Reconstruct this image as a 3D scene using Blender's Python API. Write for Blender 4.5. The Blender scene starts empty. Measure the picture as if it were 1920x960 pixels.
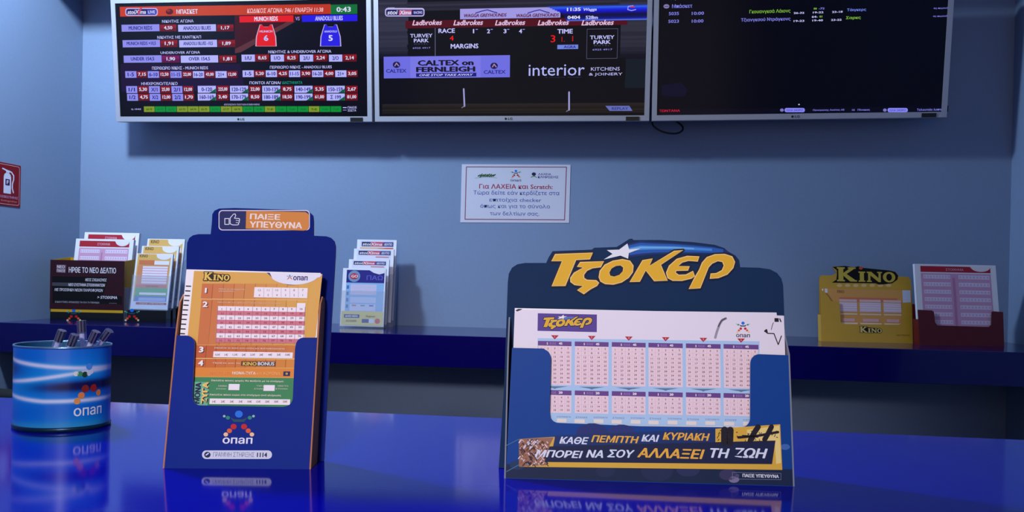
import bpy, math, random
from math import sin, cos, pi, radians, atan2
from mathutils import Vector, Matrix
from mathutils.geometry import tessellate_polygon
random.seed(5)
SC = bpy.context.scene
COL = SC.collection

# ------------------------------------------------------------ camera, light, exposure
YAW, PITCH, ROLL, FPX, SHY = .1117, -.004, .0201, 1400.0, 43.45
CZ = 1.25                                   # camera height; the counter top is at 1.05
_f = Vector((-sin(YAW)*cos(PITCH), cos(YAW)*cos(PITCH), sin(PITCH)))
_r0 = Vector((cos(YAW), sin(YAW), 0)); _u0 = _r0.cross(_f)
_r = _r0*cos(ROLL)+_u0*sin(ROLL); _u = -_r0*sin(ROLL)+_u0*cos(ROLL)
EYE = Vector((0, 0, CZ))
cam = bpy.data.cameras.new('camera'); camo = bpy.data.objects.new('camera', cam); COL.objects.link(camo)
cam.sensor_fit = 'HORIZONTAL'; cam.sensor_width = 36; cam.lens = 36*FPX/1920
cam.shift_y = SHY/1920; cam.clip_start = .02
m = Matrix((( _r.x, _u.x, -_f.x, 0), (_r.y, _u.y, -_f.y, 0), (_r.z, _u.z, -_f.z, CZ), (0, 0, 0, 1)))
camo.matrix_world = m
SC.camera = camo
SC.view_settings.view_transform = 'Standard'; SC.view_settings.look = 'None'
SC.view_settings.gamma = 1; SC.view_settings.use_curve_mapping = False
SC.view_settings.exposure = 0.0

w = bpy.data.worlds.new('world'); SC.world = w; w.use_nodes = True
w.node_tree.nodes['Background'].inputs[0].default_value = (.52, .44, .38, 1)
w.node_tree.nodes['Background'].inputs[1].default_value = 1.2

def lamp(name, kind, loc, energy, color, size=.1, target=None, sy=None):
    l = bpy.data.lights.new(name, kind); o = bpy.data.objects.new(name, l); COL.objects.link(o)
    o.location = loc; l.energy = energy; l.color = color
    if kind == 'AREA':
        l.shape = 'RECTANGLE'; l.size = size; l.size_y = sy or size
    else: l.shadow_soft_size = size
    if target: o.rotation_euler = (Vector(target)-Vector(loc)).to_track_quat('-Z', 'Y').to_euler()
    return o
lamp('key_lamp', 'POINT', (-1.50, 1.58, CZ+1.50), 142, (.64, .83, 1.0), .09)
sp = lamp('counter_spot', 'SPOT', (-.25, -1.05, 1.95), 122, (1.0, .94, .96), .12, (-.19, .75, 1.15))
sp.data.spot_size = radians(42); sp.data.spot_blend = .85

# ------------------------------------------------------------ materials
def lin(c): c /= 255.0; return c/12.92 if c <= .04045 else ((c+.055)/1.055)**2.4
def rgb(c): return (lin(c[0]), lin(c[1]), lin(c[2]), 1)
_M = {}
def mat(name, c=(128, 128, 128), rough=.5, metal=0, emit=0, coat=0, trans=0, noise=0, bump=0, scale=60, spec=None, ior=None, alpha=None):
    key = (name, tuple(c))
    if key in _M: return _M[key]
    mt = bpy.data.materials.new(name); mt.use_nodes = True; nt = mt.node_tree
    b = nt.nodes['Principled BSDF']
    b.inputs['Base Color'].default_value = rgb(c); b.inputs['Roughness'].default_value = rough
    b.inputs['Metallic'].default_value = metal
    if coat: b.inputs['Coat Weight'].default_value = coat; b.inputs['Coat Roughness'].default_value = .03
    if trans: b.inputs['Transmission Weight'].default_value = trans
    if spec is not None: b.inputs['Specular IOR Level'].default_value = spec
    if alpha: b.inputs['Alpha'].default_value = alpha
    if ior: b.inputs['IOR'].default_value = ior
    if emit:
        b.inputs['Base Color'].default_value = (.004, .004, .006, 1)
        b.inputs['Emission Color'].default_value = rgb(c); b.inputs['Emission Strength'].default_value = emit
    if noise or bump:
        tc = nt.nodes.new('ShaderNodeTexCoord'); n = nt.nodes.new('ShaderNodeTexNoise')
        n.inputs['Scale'].default_value = scale; n.inputs['Detail'].default_value = 4
        nt.links.new(tc.outputs['Object'], n.inputs['Vector'])
        if noise:
            mx = nt.nodes.new('ShaderNodeMixRGB'); cc = rgb(c)
            mx.inputs[1].default_value = tuple(v*(1-noise) for v in cc[:3])+(1,)
            mx.inputs[2].default_value = tuple(min(1, v*(1+noise)) for v in cc[:3])+(1,)
            nt.links.new(n.outputs['Fac'], mx.inputs[0]); nt.links.new(mx.outputs[0], b.inputs['Base Color'])
        if bump:
            bp = nt.nodes.new('ShaderNodeBump'); bp.inputs['Strength'].default_value = bump; bp.inputs['Distance'].default_value = .002
            nt.links.new(n.outputs['Fac'], bp.inputs['Height']); nt.links.new(bp.outputs[0], b.inputs['Normal'])
    _M[key] = mt; return mt
def ink(*c): return mat('printed_ink', c, .6, spec=.25)
def glow(*c): return mat('screen_pixels', c, .15, emit=1.0, spec=.12)
WALLM = mat('wall_paint', (124, 143, 176), .75, noise=.05, bump=.15, scale=90)
BLUE = mat('blue_laminate', (5, 3, 150), .09, noise=.04, scale=5, spec=.5)
BLUES = mat('blue_shelf_laminate', (8, 2, 86), .16, noise=.04, scale=5, coat=.3, spec=.4)
CEILM = mat('ceiling_paint', (120, 122, 130), .9, noise=.03)
FLOORM = mat('floor_tiles', (52, 52, 56), .4, noise=.1, scale=4)
SILVER = mat('silver_plastic', (172, 170, 182), .42, metal=.3, noise=.04, scale=200)
BLACKP = mat('black_plastic', (9, 9, 12), .35)
ACRYL = mat('clear_acrylic', (196, 204, 224), .04, alpha=.16)
WHITEP = mat('white_paper', (236, 232, 240), .6, noise=.02, scale=30)

# ------------------------------------------------------------ mesh building
class MB:
    def __init__(s): s.v = []; s.f = []; s.m = []; s.mats = []
    def mi(s, mt):
        if mt not in s.mats: s.mats.append(mt)
        return s.mats.index(mt)
    def face(s, pts, mt):
        i = len(s.v); s.v += [Vector(p) for p in pts]; s.f.append(tuple(range(i, i+len(pts)))); s.m.append(s.mi(mt))
    def add(s, vs, fs, mt):
        i = len(s.v); s.v += [Vector(p) for p in vs]; k = s.mi(mt)
        for f in fs: s.f.append(tuple(i+j for j in f)); s.m.append(k)
    def box(s, lo, hi, mt, fr=None, bev=0):
        x0, y0, z0 = lo; x1, y1, z1 = hi
        P = [(x0, y0, z0), (x1, y0, z0), (x1, y1, z0), (x0, y1, z0), (x0, y0, z1), (x1, y0, z1), (x1, y1, z1), (x0, y1, z1)]
        if fr: P = [fr.w(*p) for p in P]
        s.add(P, [(0, 3, 2, 1), (4, 5, 6, 7), (0, 1, 5, 4), (1, 2, 6, 5), (2, 3, 7, 6), (3, 0, 4, 7)], mt)
    def tube(s, path, r, mt, n=10, closed_ends=True):
        rings = []
        for i, p in enumerate(path):
            p = Vector(p); a = Vector(path[max(0, i-1)]); b = Vector(path[min(len(path)-1, i+1)]); d = (b-a).normalized()
            t = Vector((0, 0, 1)) if abs(d.z) < .9 else Vector((1, 0, 0))
            x = d.cross(t).normalized(); y = d.cross(x)
            rr = r[i] if isinstance(r, (list, tuple)) else r
            rings.append([p+x*cos(2*pi*k/n)*rr+y*sin(2*pi*k/n)*rr for k in range(n)])
        vs = [q for g in rings for q in g]; fs = []
        for i in range(len(path)-1):
            for k in range(n): fs.append((i*n+k, i*n+(k+1) % n, (i+1)*n+(k+1) % n, (i+1)*n+k))
        if closed_ends: fs += [tuple(range(n)), tuple((len(path)-1)*n+k for k in range(n))]
        s.add(vs, fs, mt)
    def build(s, name, parent=None, loc=None, smooth=False, recalc=False, bevel=0):
        me = bpy.data.meshes.new(name); o = bpy.data.objects.new(name, me); COL.objects.link(o)
        L = Vector(loc) if loc is not None else (parent['_w'] if parent is not None else Vector((0, 0, 0)))
        L = Vector(L)
        me.from_pydata([v-L for v in s.v], [], s.f)
        for mt in s.mats: me.materials.append(mt)
        me.polygons.foreach_set('material_index', s.m)
        if smooth: me.polygons.foreach_set('use_smooth', [True]*len(s.f))
        if recalc:
            import bmesh
            bm = bmesh.new(); bm.from_mesh(me); bmesh.ops.remove_doubles(bm, verts=bm.verts, dist=1e-6)
            bmesh.ops.recalc_face_normals(bm, faces=bm.faces); bm.to_mesh(me); bm.free()
        me.update()
        if parent is not None:
            o.parent = parent; W[o.name] = L
            if L != Vector(parent['_w']): o.location = L-Vector(parent['_w'])
            o['_w'] = L
        else: o.location = L; o['_w'] = L
        if bevel:
            b = o.modifiers.new('bevel', 'BEVEL'); b.width = bevel; b.segments = 2; b.limit_method = 'ANGLE'
        return o
W = {}
def tag(o, label=None, cat=None, group=None, kind=None):
    for k, v in (('label', label), ('category', cat), ('group', group), ('kind', kind)):
        if v: o[k] = v
    return o
def root(name, loc, label, cat, group=None):
    o = bpy.data.objects.new(name, None); COL.objects.link(o); o.location = loc; o['_w'] = Vector(loc); o.empty_display_size = .05
    return tag(o, label, cat, group)

# a pixel of the 1920x960 frame as a ray, used to read positions off the photograph
def ray(x, y): return _f+_r*((x-960)/FPX)+_u*((480+SHY-y)/FPX)
def at_z(x, y, z): d = ray(x, y); return EYE+d*((z-CZ)/d.z)
def at_y(x, y, Y): d = ray(x, y); return EYE+d*(Y/d.y)

class Frame:
    def __init__(s, o, a=0):
        s.o = Vector(o); s.a = a; s.ex = Vector((cos(a), sin(a), 0)); s.ey = Vector((-sin(a), cos(a), 0)); s.ez = Vector((0, 0, 1))
    def w(s, x, y, z): return s.o+s.ex*x+s.ey*y+s.ez*z
    def sheet(s, y0, slope=0, x0=0, eps=.0002, mb=None):
        return Sheet(s.w(x0, y0, 0), s.ex, (s.ez+s.ey*slope).normalized(), eps, mb)

_T = {}
def glyphs(txt, bold=0, shear=0, lh=1.0):
    k = (txt, bold, shear)
    if k not in _T:
        c = bpy.data.curves.new('t', 'FONT'); c.body = txt; c.shear = shear; c.resolution_u = 2; c.fill_mode = 'FRONT'
        o = bpy.data.objects.new('t', c); me = bpy.data.meshes.new_from_object(o)
        vs = [(v.co.x, v.co.y, 0) for v in me.vertices]; fs = [tuple(p.vertices) for p in me.polygons]
        # merge and orient
        out = []
        for f in fs:
            A = sum(vs[f[i]][0]*vs[f[(i+1) % len(f)]][1]-vs[f[(i+1) % len(f)]][0]*vs[f[i]][1] for i in range(len(f)))
            out.append(f if A > 0 else f[::-1])
        bpy.data.objects.remove(o); bpy.data.curves.remove(c); bpy.data.meshes.remove(me)
        if bold:                                   # a heavier face: the same glyphs struck again a little to each side
            n0 = len(vs); v0 = list(vs); f0 = list(out); vs = []; out = []; b = bold*1.05
            for q_, (dx, dy) in enumerate(((-b, 0), (b, 0), (0, b*.6), (0, -b*.6), (-b*.5, b*.5), (b*.5, -b*.5))):
                vs += [(x+dx, y+dy, q_*.13) for x, y, _ in v0]; out += [tuple(i+q_*n0 for i in f) for f in f0]
        xs = [v[0] for v in vs] or [0]; ys = [v[1] for v in vs] or [0]
        _T[k] = (vs, out, (min(xs), min(ys), max(xs), max(ys)))
    return _T[k]

class Sheet:
    """A flat printed or cut surface: origin o, right u, up v; print layers stand a hair apart."""
    def __init__(s, o, u, v, eps=.0002, mb=None):
        s.o = Vector(o); s.u = Vector(u).normalized(); s.v = Vector(v).normalized(); s.n = s.u.cross(s.v).normalized()
        s.eps = eps; s.mb = mb or MB(); s.wrap = None; s.box = None
    def P(s, x, y):
        d = ray(x, y); t = ((s.o-EYE).dot(s.n))/d.dot(s.n); q = EYE+d*t-s.o
        return (q.dot(s.u), q.dot(s.v))
    def W(s, a, b, k=0): return s.o+s.u*a+s.v*b+s.n*(k*s.eps)
    def poly(s, loops, mt, k=1, px=False):
        if not isinstance(loops[0][0], (tuple, list)): loops = [loops]
        if px: loops = [[s.P(*p) for p in l] for l in loops]
        flat = [p for l in loops for p in l]
        tr = tessellate_polygon([[Vector((p[0], p[1], 0)) for p in l] for l in loops])
        fs = []
        for t in tr:
            a, b, c = (flat[i] for i in t)
            A = (b[0]-a[0])*(c[1]-a[1])-(c[0]-a[0])*(b[1]-a[1])
            if abs(A) < 1e-14: continue
            fs.append(tuple(t) if A > 0 else tuple(t)[::-1])
        s.mb.add([s.W(p[0], p[1], k) for p in flat], fs, mt)
    def pp(s, loops, mt, k=1): s.poly(loops, mt, k, px=True)
    def slab(s, loop, th, front, edge=None, back=None, px=False, k=0):
        if px: loop = [s.P(*p) for p in loop]
        edge = edge or front; back = back or front
        s.poly(loop, front, k)
        A = sum(loop[i][0]*loop[(i+1) % len(loop)][1]-loop[(i+1) % len(loop)][0]*loop[i][1] for i in range(len(loop)))
        if A < 0: loop = loop[::-1]
        n = len(loop)
        tr = tessellate_polygon([[Vector((p[0], p[1], 0)) for p in loop]])
        fs = []
        for t in tr:
            a, b, c = (loop[i] for i in t)
            B = (b[0]-a[0])*(c[1]-a[1])-(c[0]-a[0])*(b[1]-a[1])
            fs.append(tuple(t)[::-1] if B > 0 else tuple(t))
        bk = [s.W(p[0], p[1], k)-s.n*th for p in loop]; fr = [s.W(p[0], p[1], k) for p in loop]
        s.mb.add(bk, fs, back)
        for i in range(n):
            j = (i+1) % n; s.mb.face([fr[j], fr[i], bk[i], bk[j]], edge)
    def rect(s, a0, b0, a1, b1, mt, k=1):
        s.mb.face([s.W(a0, b0, k), s.W(a1, b0, k), s.W(a1, b1, k), s.W(a0, b1, k)], mt)
    def pxbox(s, x0, y0, x1, y1):
        cx, cy = (x0+x1)/2, (y0+y1)/2; c = s.P(cx, cy)
        w_ = s.P(x1, cy)[0]-s.P(x0, cy)[0]; h = s.P(cx, y0)[1]-s.P(cx, y1)[1]
        return c[0]-w_/2, c[1]-h/2, c[0]+w_/2, c[1]+h/2
    def R(s, x0, y0, x1, y1, mt, k=1): s.rect(*s.pxbox(x0, y0, x1, y1), mt, k)
    def frame(s, x0, y0, x1, y1, t, mt, k=1):
        a0, b0, a1, b1 = s.pxbox(x0, y0, x1, y1)
        for q in ((a0, b0, a1, b0+t), (a0, b1-t, a1, b1), (a0, b0+t, a0+t, b1-t), (a1-t, b0+t, a1, b1-t)): s.rect(*q, mt, k)
    def tx(s, txt, bx, mt, k=2, bold=0, shear=0, rot=False):
        """fit txt into the local box bx"""
        vs, fs, (x0, y0, x1, y1) = glyphs(txt, bold, shear)
        a0, b0, a1, b1 = bx
        if len(txt) <= 2 and not rot:                # keep narrow digits narrow
            wmax = (b1-b0)/max(1e-6, y1-y0)*(x1-x0)*1.25
            if a1-a0 > wmax: a0, a1 = (a0+a1-wmax)/2, (a0+a1+wmax)/2
        sx = (a1-a0)/max(1e-6, (y1-y0) if rot else (x1-x0)); sy = (b1-b0)/max(1e-6, (x1-x0) if rot else (y1-y0))
        if rot: pts = [s.W(a1-(v[1]-y0)*sx, b0+(v[0]-x0)*sy, k+v[2]) for v in vs]
        else: pts = [s.W(a0+(v[0]-x0)*sx, b0+(v[1]-y0)*sy, k+v[2]) for v in vs]
        s.mb.add(pts, fs, mt)
    def T(s, txt, x0, y0, x1, y1, mt, k=2, bold=0, shear=0, rot=False): s.tx(txt, s.pxbox(x0, y0, x1, y1), mt, k, bold, shear, rot)
    def disc(s, x, y, rx, mt, k=1, ry=None, n=18):
        ry = ry or rx*.8; s.pp([(x+rx*cos(2*pi*i/n), y+ry*sin(2*pi*i/n)) for i in range(n)], mt, k)
    def stroke(s, pts, wd, mt, k=1, px=True, closed=False):
        """round-jointed line of half width wd (local metres)"""
        q = [s.P(*p) for p in pts] if px else list(pts)
        n = len(q)
        for i in range(n if closed else n-1):
            a = q[i]; b = q[(i+1) % n]; dx, dy = b[0]-a[0], b[1]-a[1]; L = math.hypot(dx, dy) or 1e-9
            nx, ny = -dy/L*wd, dx/L*wd
            kk = k+(i % 4)*.09
            s.mb.face([s.W(a[0]-nx, a[1]-ny, kk), s.W(b[0]-nx, b[1]-ny, kk), s.W(b[0]+nx, b[1]+ny, kk), s.W(a[0]+nx, a[1]+ny, kk)], mt)
        for i, a in enumerate(q):
            kk = k+.4+(i % 4)*.09
            s.mb.face([s.W(a[0]+cos(pi*j/5)*wd, a[1]+sin(pi*j/5)*wd, kk) for j in range(10)], mt)
    # normalised box, from the top left corner
    def nb(s, x0, y0, x1, y1):
        a0, b0, a1, b1 = s.box; W_, H_ = a1-a0, b1-b0
        return (a0+x0*W_, b1-y1*H_, a0+x1*W_, b1-y0*H_)
    def N(s, x0, y0, x1, y1, mt, k=1): s.rect(*s.nb(x0, y0, x1, y1), mt, k)
    def NT(s, txt, x0, y0, x1, y1, mt, k=2, bold=0, shear=0): s.tx(txt, s.nb(x0, y0, x1, y1), mt, k, bold, shear)
    def NP(s, pts, mt, k=1):
        a0, b0, a1, b1 = s.box; s.poly([(a0+x*(a1-a0), b1-y*(b1-b0)) for x, y in pts], mt, k)

def rrect(x0, y0, x1, y1, r, n=5):
    """rounded rectangle, pixel coordinates"""
    out = []
    for cx, cy, a in ((x1-r, y0+r, -90), (x1-r, y1-r, 0), (x0+r, y1-r, 90), (x0+r, y0+r, 180)):
        for i in range(n+1):
            t = radians(a+90*i/n); out.append((cx+r*cos(t), cy+r*sin(t)))
    return out
def figure(S, cx, cy, h, k, ghost=False):
    """the lottery's little figure made of dots"""
    f = h/47.0
    cnt = [0]
    def d(x, y, r, c): cnt[0] += 1; S.disc(cx+x*f, cy+y*f, r*f, ink(*c), k+.15+(cnt[0] % 5)*.12, r*f*.9, 14)
    d(0, -19, 7.5, (20, 110, 215))
    for sg in (-1, 1):
        d(sg*28, -15, 2.6, (150, 190, 170)); d(sg*21, -12, 4, (30, 130, 110)); 
        d(sg*10, 5, 5.8, (190, 25, 35)); d(sg*18, 13, 5, (215, 90, 50)); d(sg*25, 20, 4.4, (235, 190, 150))
    S.pp([(cx-17*f, cy-13*f), (cx-8*f, cy-9*f), (cx+8*f, cy-9*f), (cx+17*f, cy-13*f), (cx+10*f, cy-4*f), (cx-10*f, cy-4*f)], ink(18, 70, 90), k)

KI = [[(0, 0), (.42, 0), (.42, .1), (.34, .12), (.34, .88), (.42, .9), (.42, 1), (0, 1), (0, .9), (.08, .88), (.08, .12), (0, .1)],
      [(.34, .40), (.48, .56), (.98, .1), (1.06, .1), (1.06, 0), (.70, 0)],
      [(.34, .42), (.34, .6), (.66, .9), (.58, .9), (.58, 1), (1.0, 1), (1.0, .9), (.92, .9), (.46, .48)],
      [(1.14, 0), (1.5, 0), (1.5, .08), (1.43, .1), (1.43, .62), (1.5, .64), (1.5, .72), (1.14, .72), (1.14, .64), (1.21, .62), (1.21, .1), (1.14, .08)],
      [(1.58, 0), (1.84, 0), (1.84, .08), (1.77, .1), (1.77, .46), (2.2, 0), (2.32, 0), (2.32, .62), (2.39, .64), (2.39, .72), (2.13, .72), (2.13, .64), (2.2, .62), (2.2, .28), (1.82, .72), (1.58, .72), (1.58, .64), (1.65, .62), (1.65, .1), (1.58, .08)]]
def kino_logo(S, x0, y0, x1, y1, k, fill, edge, ow):
    a0, b0, a1, b1 = S.pxbox(x0, y0, x1, y1); sx = (a1-a0)/3.1; sy = b1-b0
    L = [[(a0+p[0]*sx, b0+p[1]*sy) for p in l] for l in KI]
    n = 22
    oo = [(a0+(2.76+.33*cos(2*pi*i/n))*sx, b0+(.36+.37*sin(2*pi*i/n))*sy) for i in range(n)]
    oi = [(a0+(2.76+.15*cos(2*pi*i/n))*sx, b0+(.36+.25*sin(2*pi*i/n))*sy) for i in range(n)]
    for l in L+[oo]: S.stroke(l, ow, edge, k, px=False, closed=True)
    S.poly([(a0, b0), (a0+3.0*sx, b0), (a0+3.0*sx, b0+.7*sy), (a0+1.0*sx, b0+.9*sy), (a0, b0+sy)], edge, k)
    for i, l in enumerate(L): S.poly(l, fill, k+1+i*.1)
    S.poly([oo, oi], fill, k+1)

c5 = lambda x, y: (930+x/3.84, 430+y/3.84)
c6 = lambda x, y: (1210+x/3.84, 430+y/3.84)
TZ = {
 'T': [[c5(*p) for p in [(425, 178), (697, 168), (676, 217), (577, 222), (500, 408), (400, 410), (474, 230), (398, 230)]]],
 'z': [[c5(*p) for p in [(605, 235), (777, 230), (755, 274), (695, 281), (655, 300), (634, 328), (635, 350), (655, 363), (722, 366), (742, 385), (728, 408), (682, 432), (632, 468), (583, 438), (624, 409), (565, 402), (535, 380), (533, 350), (560, 312), (625, 276), (582, 270)]]],
 'o': [[c5(*p) for p in [(738, 345), (745, 300), (780, 255), (840, 226), (910, 214), (965, 226), (990, 262), (985, 310), (955, 350), (905, 383), (845, 399), (785, 395), (750, 376)]],
       [c5(*p) for p in [(815, 312), (830, 283), (862, 264), (895, 260), (915, 275), (912, 302), (888, 328), (850, 341), (822, 334)]]],
 'K': [[c6(*p) for p in [(-22, 222), (52, 210), (30, 262), (205, 155), (272, 150), (112, 256), (160, 370), (62, 374), (2, 298), (-40, 378), (-115, 380)]]],
 'e': [[c6(*p) for p in [(388, 195), (300, 191), (225, 212), (168, 262), (147, 312), (158, 352), (195, 371), (262, 372), (330, 356), (356, 338), (342, 299), (290, 325), (240, 327), (218, 312), (222, 300), (306, 298), (318, 266), (236, 265), (265, 240), (310, 228), (376, 233)]]],
 'p': [[c6(*p) for p in [(310, 430), (395, 425), (455, 275), (480, 248), (520, 230), (552, 236), (562, 262), (548, 294), (508, 315), (468, 318), (462, 357), (525, 352), (590, 326), (632, 280), (645, 235), (625, 195), (570, 177), (500, 179), (440, 200), (405, 240), (385, 290), (355, 340)]]],
}
STAR = [c5(*p) for p in [(945, 103), (957, 146), (1040, 140), (955, 172), (950, 212), (895, 190), (775, 218), (838, 178), (797, 150), (885, 147)]]
def tz_logo(S, k, tr=lambda p: p, ow=.0016, sh=(1.2, 1.2)):
    dk = ink(14, 18, 44)
    for L in TZ.values():
        for l in L: S.stroke([tr(p) for p in l], ow, dk, k, closed=True)
    for L in TZ.values():
        S.pp([[tr(p) for p in l] for l in L], ink(240, 200, 130), k+1)
        cx = sum(p[0] for p in L[0])/len(L[0]); cy = sum(p[1] for p in L[0])/len(L[0])
        g = lambda p: tr((p[0]+sh[0]*.9, p[1]+sh[1]*.7))
        def ins(l):
            out = []
            n = len(l); A = sum(l[i][0]*l[(i+1) % n][1]-l[(i+1) % n][0]*l[i][1] for i in range(n)); sg = 1 if A > 0 else -1
            for i in range(n):
                a, b, c = l[i-1], l[i], l[(i+1) % n]
                d1 = Vector((b[0]-a[0], b[1]-a[1])).normalized(); d2 = Vector((c[0]-b[0], c[1]-b[1])).normalized()
                nn = Vector((-(d1.y+d2.y), d1.x+d2.x)); nn = nn.normalized() if nn.length > 1e-6 else nn
                out.append((b[0]+nn.x*sg*1.8, b[1]+nn.y*sg*1.8))
            return out
        if len(L) == 1: S.pp([[tr(p) for p in ins(L[0])]], ink(224, 172, 42), k+2)
        else:
            h = [(cx+(p[0]-cx)*1.08, cy+(p[1]-cy)*1.08) for p in L[1]]
            S.pp([[tr(p) for p in ins(L[0])], [tr(p) for p in h]], ink(224, 172, 42), k+2)

# ------------------------------------------------------------ the room
D = 2.70; XL, XR = -2.0, 1.39; ZC = 3.05; YB = -3.0
def struct(name, lo, hi, mt):
    m_ = MB(); m_.box(lo, hi, mt); return tag(m_.build(name), kind='structure')
struct('floor', (XL-.1, YB, -.1), (XR+.1, D+.1, 0), FLOORM)
struct('ceiling', (XL-.1, YB, ZC), (XR+.1, D+.1, ZC+.1), CEILM)
struct('wall_back', (XL-.1, D, 0), (XR+.1, D+.1, ZC), WALLM)
struct('wall_left', (XL-.1, YB, 0), (XL, D, ZC), WALLM)
struct('wall_right', (XR, YB, 0), (XR+.1, D, ZC), WALLM)
struct('trim_1', (XL, D-.26, CZ+1.06), (XR, D, ZC), WALLM)      # boxed-in bulkhead over the screens

# wall shelf
SZ = CZ-.19; SY = 2.30
sh = MB(); sh.box((XL, SY, SZ-.1), (XR, D, SZ), BLUES)
tag(sh.build('wall_shelf', loc=(-.3, D-.2, SZ-.1), bevel=.002), 'thick glossy dark blue shelf running the whole width of the grey wall under the screens', 'shelf')
# counter
KZ = CZ-.2; KB = 1.0426
ct = root('service_counter', (-.3, .7, 0), 'glossy blue shop counter in the foreground carrying the cup and the two large leaflet stands', 'counter')
c_ = MB(); c_.box((-1.95, .28, KZ-.04), (1.36, KB, KZ), BLUE); c_.build('countertop', ct, bevel=.0015)
c_ = MB(); c_.box((-1.9, .36, .06), (1.31, .98, KZ-.04), BLUES); c_.build('front_panel', ct)
c_ = MB(); c_.box((-1.85, .42, 0), (1.26, .92, .06), BLACKP); c_.build('plinth', ct)

# ------------------------------------------------------------ the three screens
def television(px, label, draw, glass=(3, 3, 7)):
    (x0, yb0), (x1, yb1) = px
    Y = 2.58; a = at_y(x0, yb0, Y); b = at_y(x1, yb1, Y)
    Wd = (b-a).length; u = Vector((1, 0, (b.z-a.z)/Wd)).normalized(); t = .11
    v = Vector((0, -t, 1)).normalized(); v = (v-u*v.dot(u)).normalized()
    H = .438; th = .035; bz = .0165
    r = root('wall_television', (a+b)/2, label, 'television', 'row of three wall televisions')
    fr = Sheet(a, u, v)
    o = [(0, 0), (Wd, 0), (Wd, H), (0, H)]; i = [(bz, bz*1.1), (Wd-bz, bz*1.1), (Wd-bz, H-bz), (bz, H-bz)]
    fr.poly([o, i], SILVER, 0)
    n = fr.n
    for l, flip in ((o, False), (i, True)):
        dd = th if not flip else .004
        for q in range(4):
            p0, p1 = fr.W(*l[q]), fr.W(*l[(q+1) % 4])
            fc = [p1, p0, p0-n*dd, p1-n*dd]
            fr.mb.face(fc if not flip else fc[::-1], SILVER)
    fr.mb.face([fr.W(*o[q])-n*th for q in (0, 3, 2, 1)], BLACKP)
    fr.mb.build('bezel', r)
    bx = Sheet(a, u, v)
    bx.slab([(Wd*.12, H*.1), (Wd*.88, H*.1), (Wd*.88, H*.9), (Wd*.12, H*.9)], .022, BLACKP)
    for q in range(len(bx.mb.v)): bx.mb.v[q] = bx.mb.v[q]-n*th
    bx.mb.build('rear_housing', r)
    sc = Sheet(a-n*.003, u, v, .00015)
    sc.rect(bz, bz*1.1, Wd-bz, H-bz, mat('screen_glass', glass, .15, emit=1.0, spec=.12), 0)
    sc.edge = (bz, bz*1.1, Wd-bz, H-bz)
    draw(sc)
    sc.mb.build('screen', r)
    sn = Sheet(a, u, v)
    xs = Wd*.965 if True else 0
    sn.slab([(xs-.045, .001), (xs, .001), (xs, bz*.85), (xs-.045, bz*.85)], .004, BLACKP, k=12); sn.mb.build('sensor_window', r)
    lg = Sheet(a, u, v); g = Wd*.5
    lg.slab([(g-.012+.004*cos(q*pi/6), bz*.5+.004*sin(q*pi/6)) for q in range(12)], .001, BLACKP, k=3)
    lg.tx('LG', (g-.005, bz*.28, g+.012, bz*.75), BLACKP, 4, .02); lg.mb.build('badge', r)
    k = MB(); cx = (a.x+b.x)/2; zc = a.z+H*.5
    k.box((cx-.12, 2.605, zc-.09), (cx+.12, D-.0005, zc-.05), BLACKP); k.box((cx-.12, 2.585, zc+.05), (cx+.12, D-.0005, zc+.09), BLACKP)
    k.box((cx-.14, D-.012, zc-.12), (cx+.14, D-.0005, zc+.12), BLACKP)
    k.build('wall_bracket', r)
    return r

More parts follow.
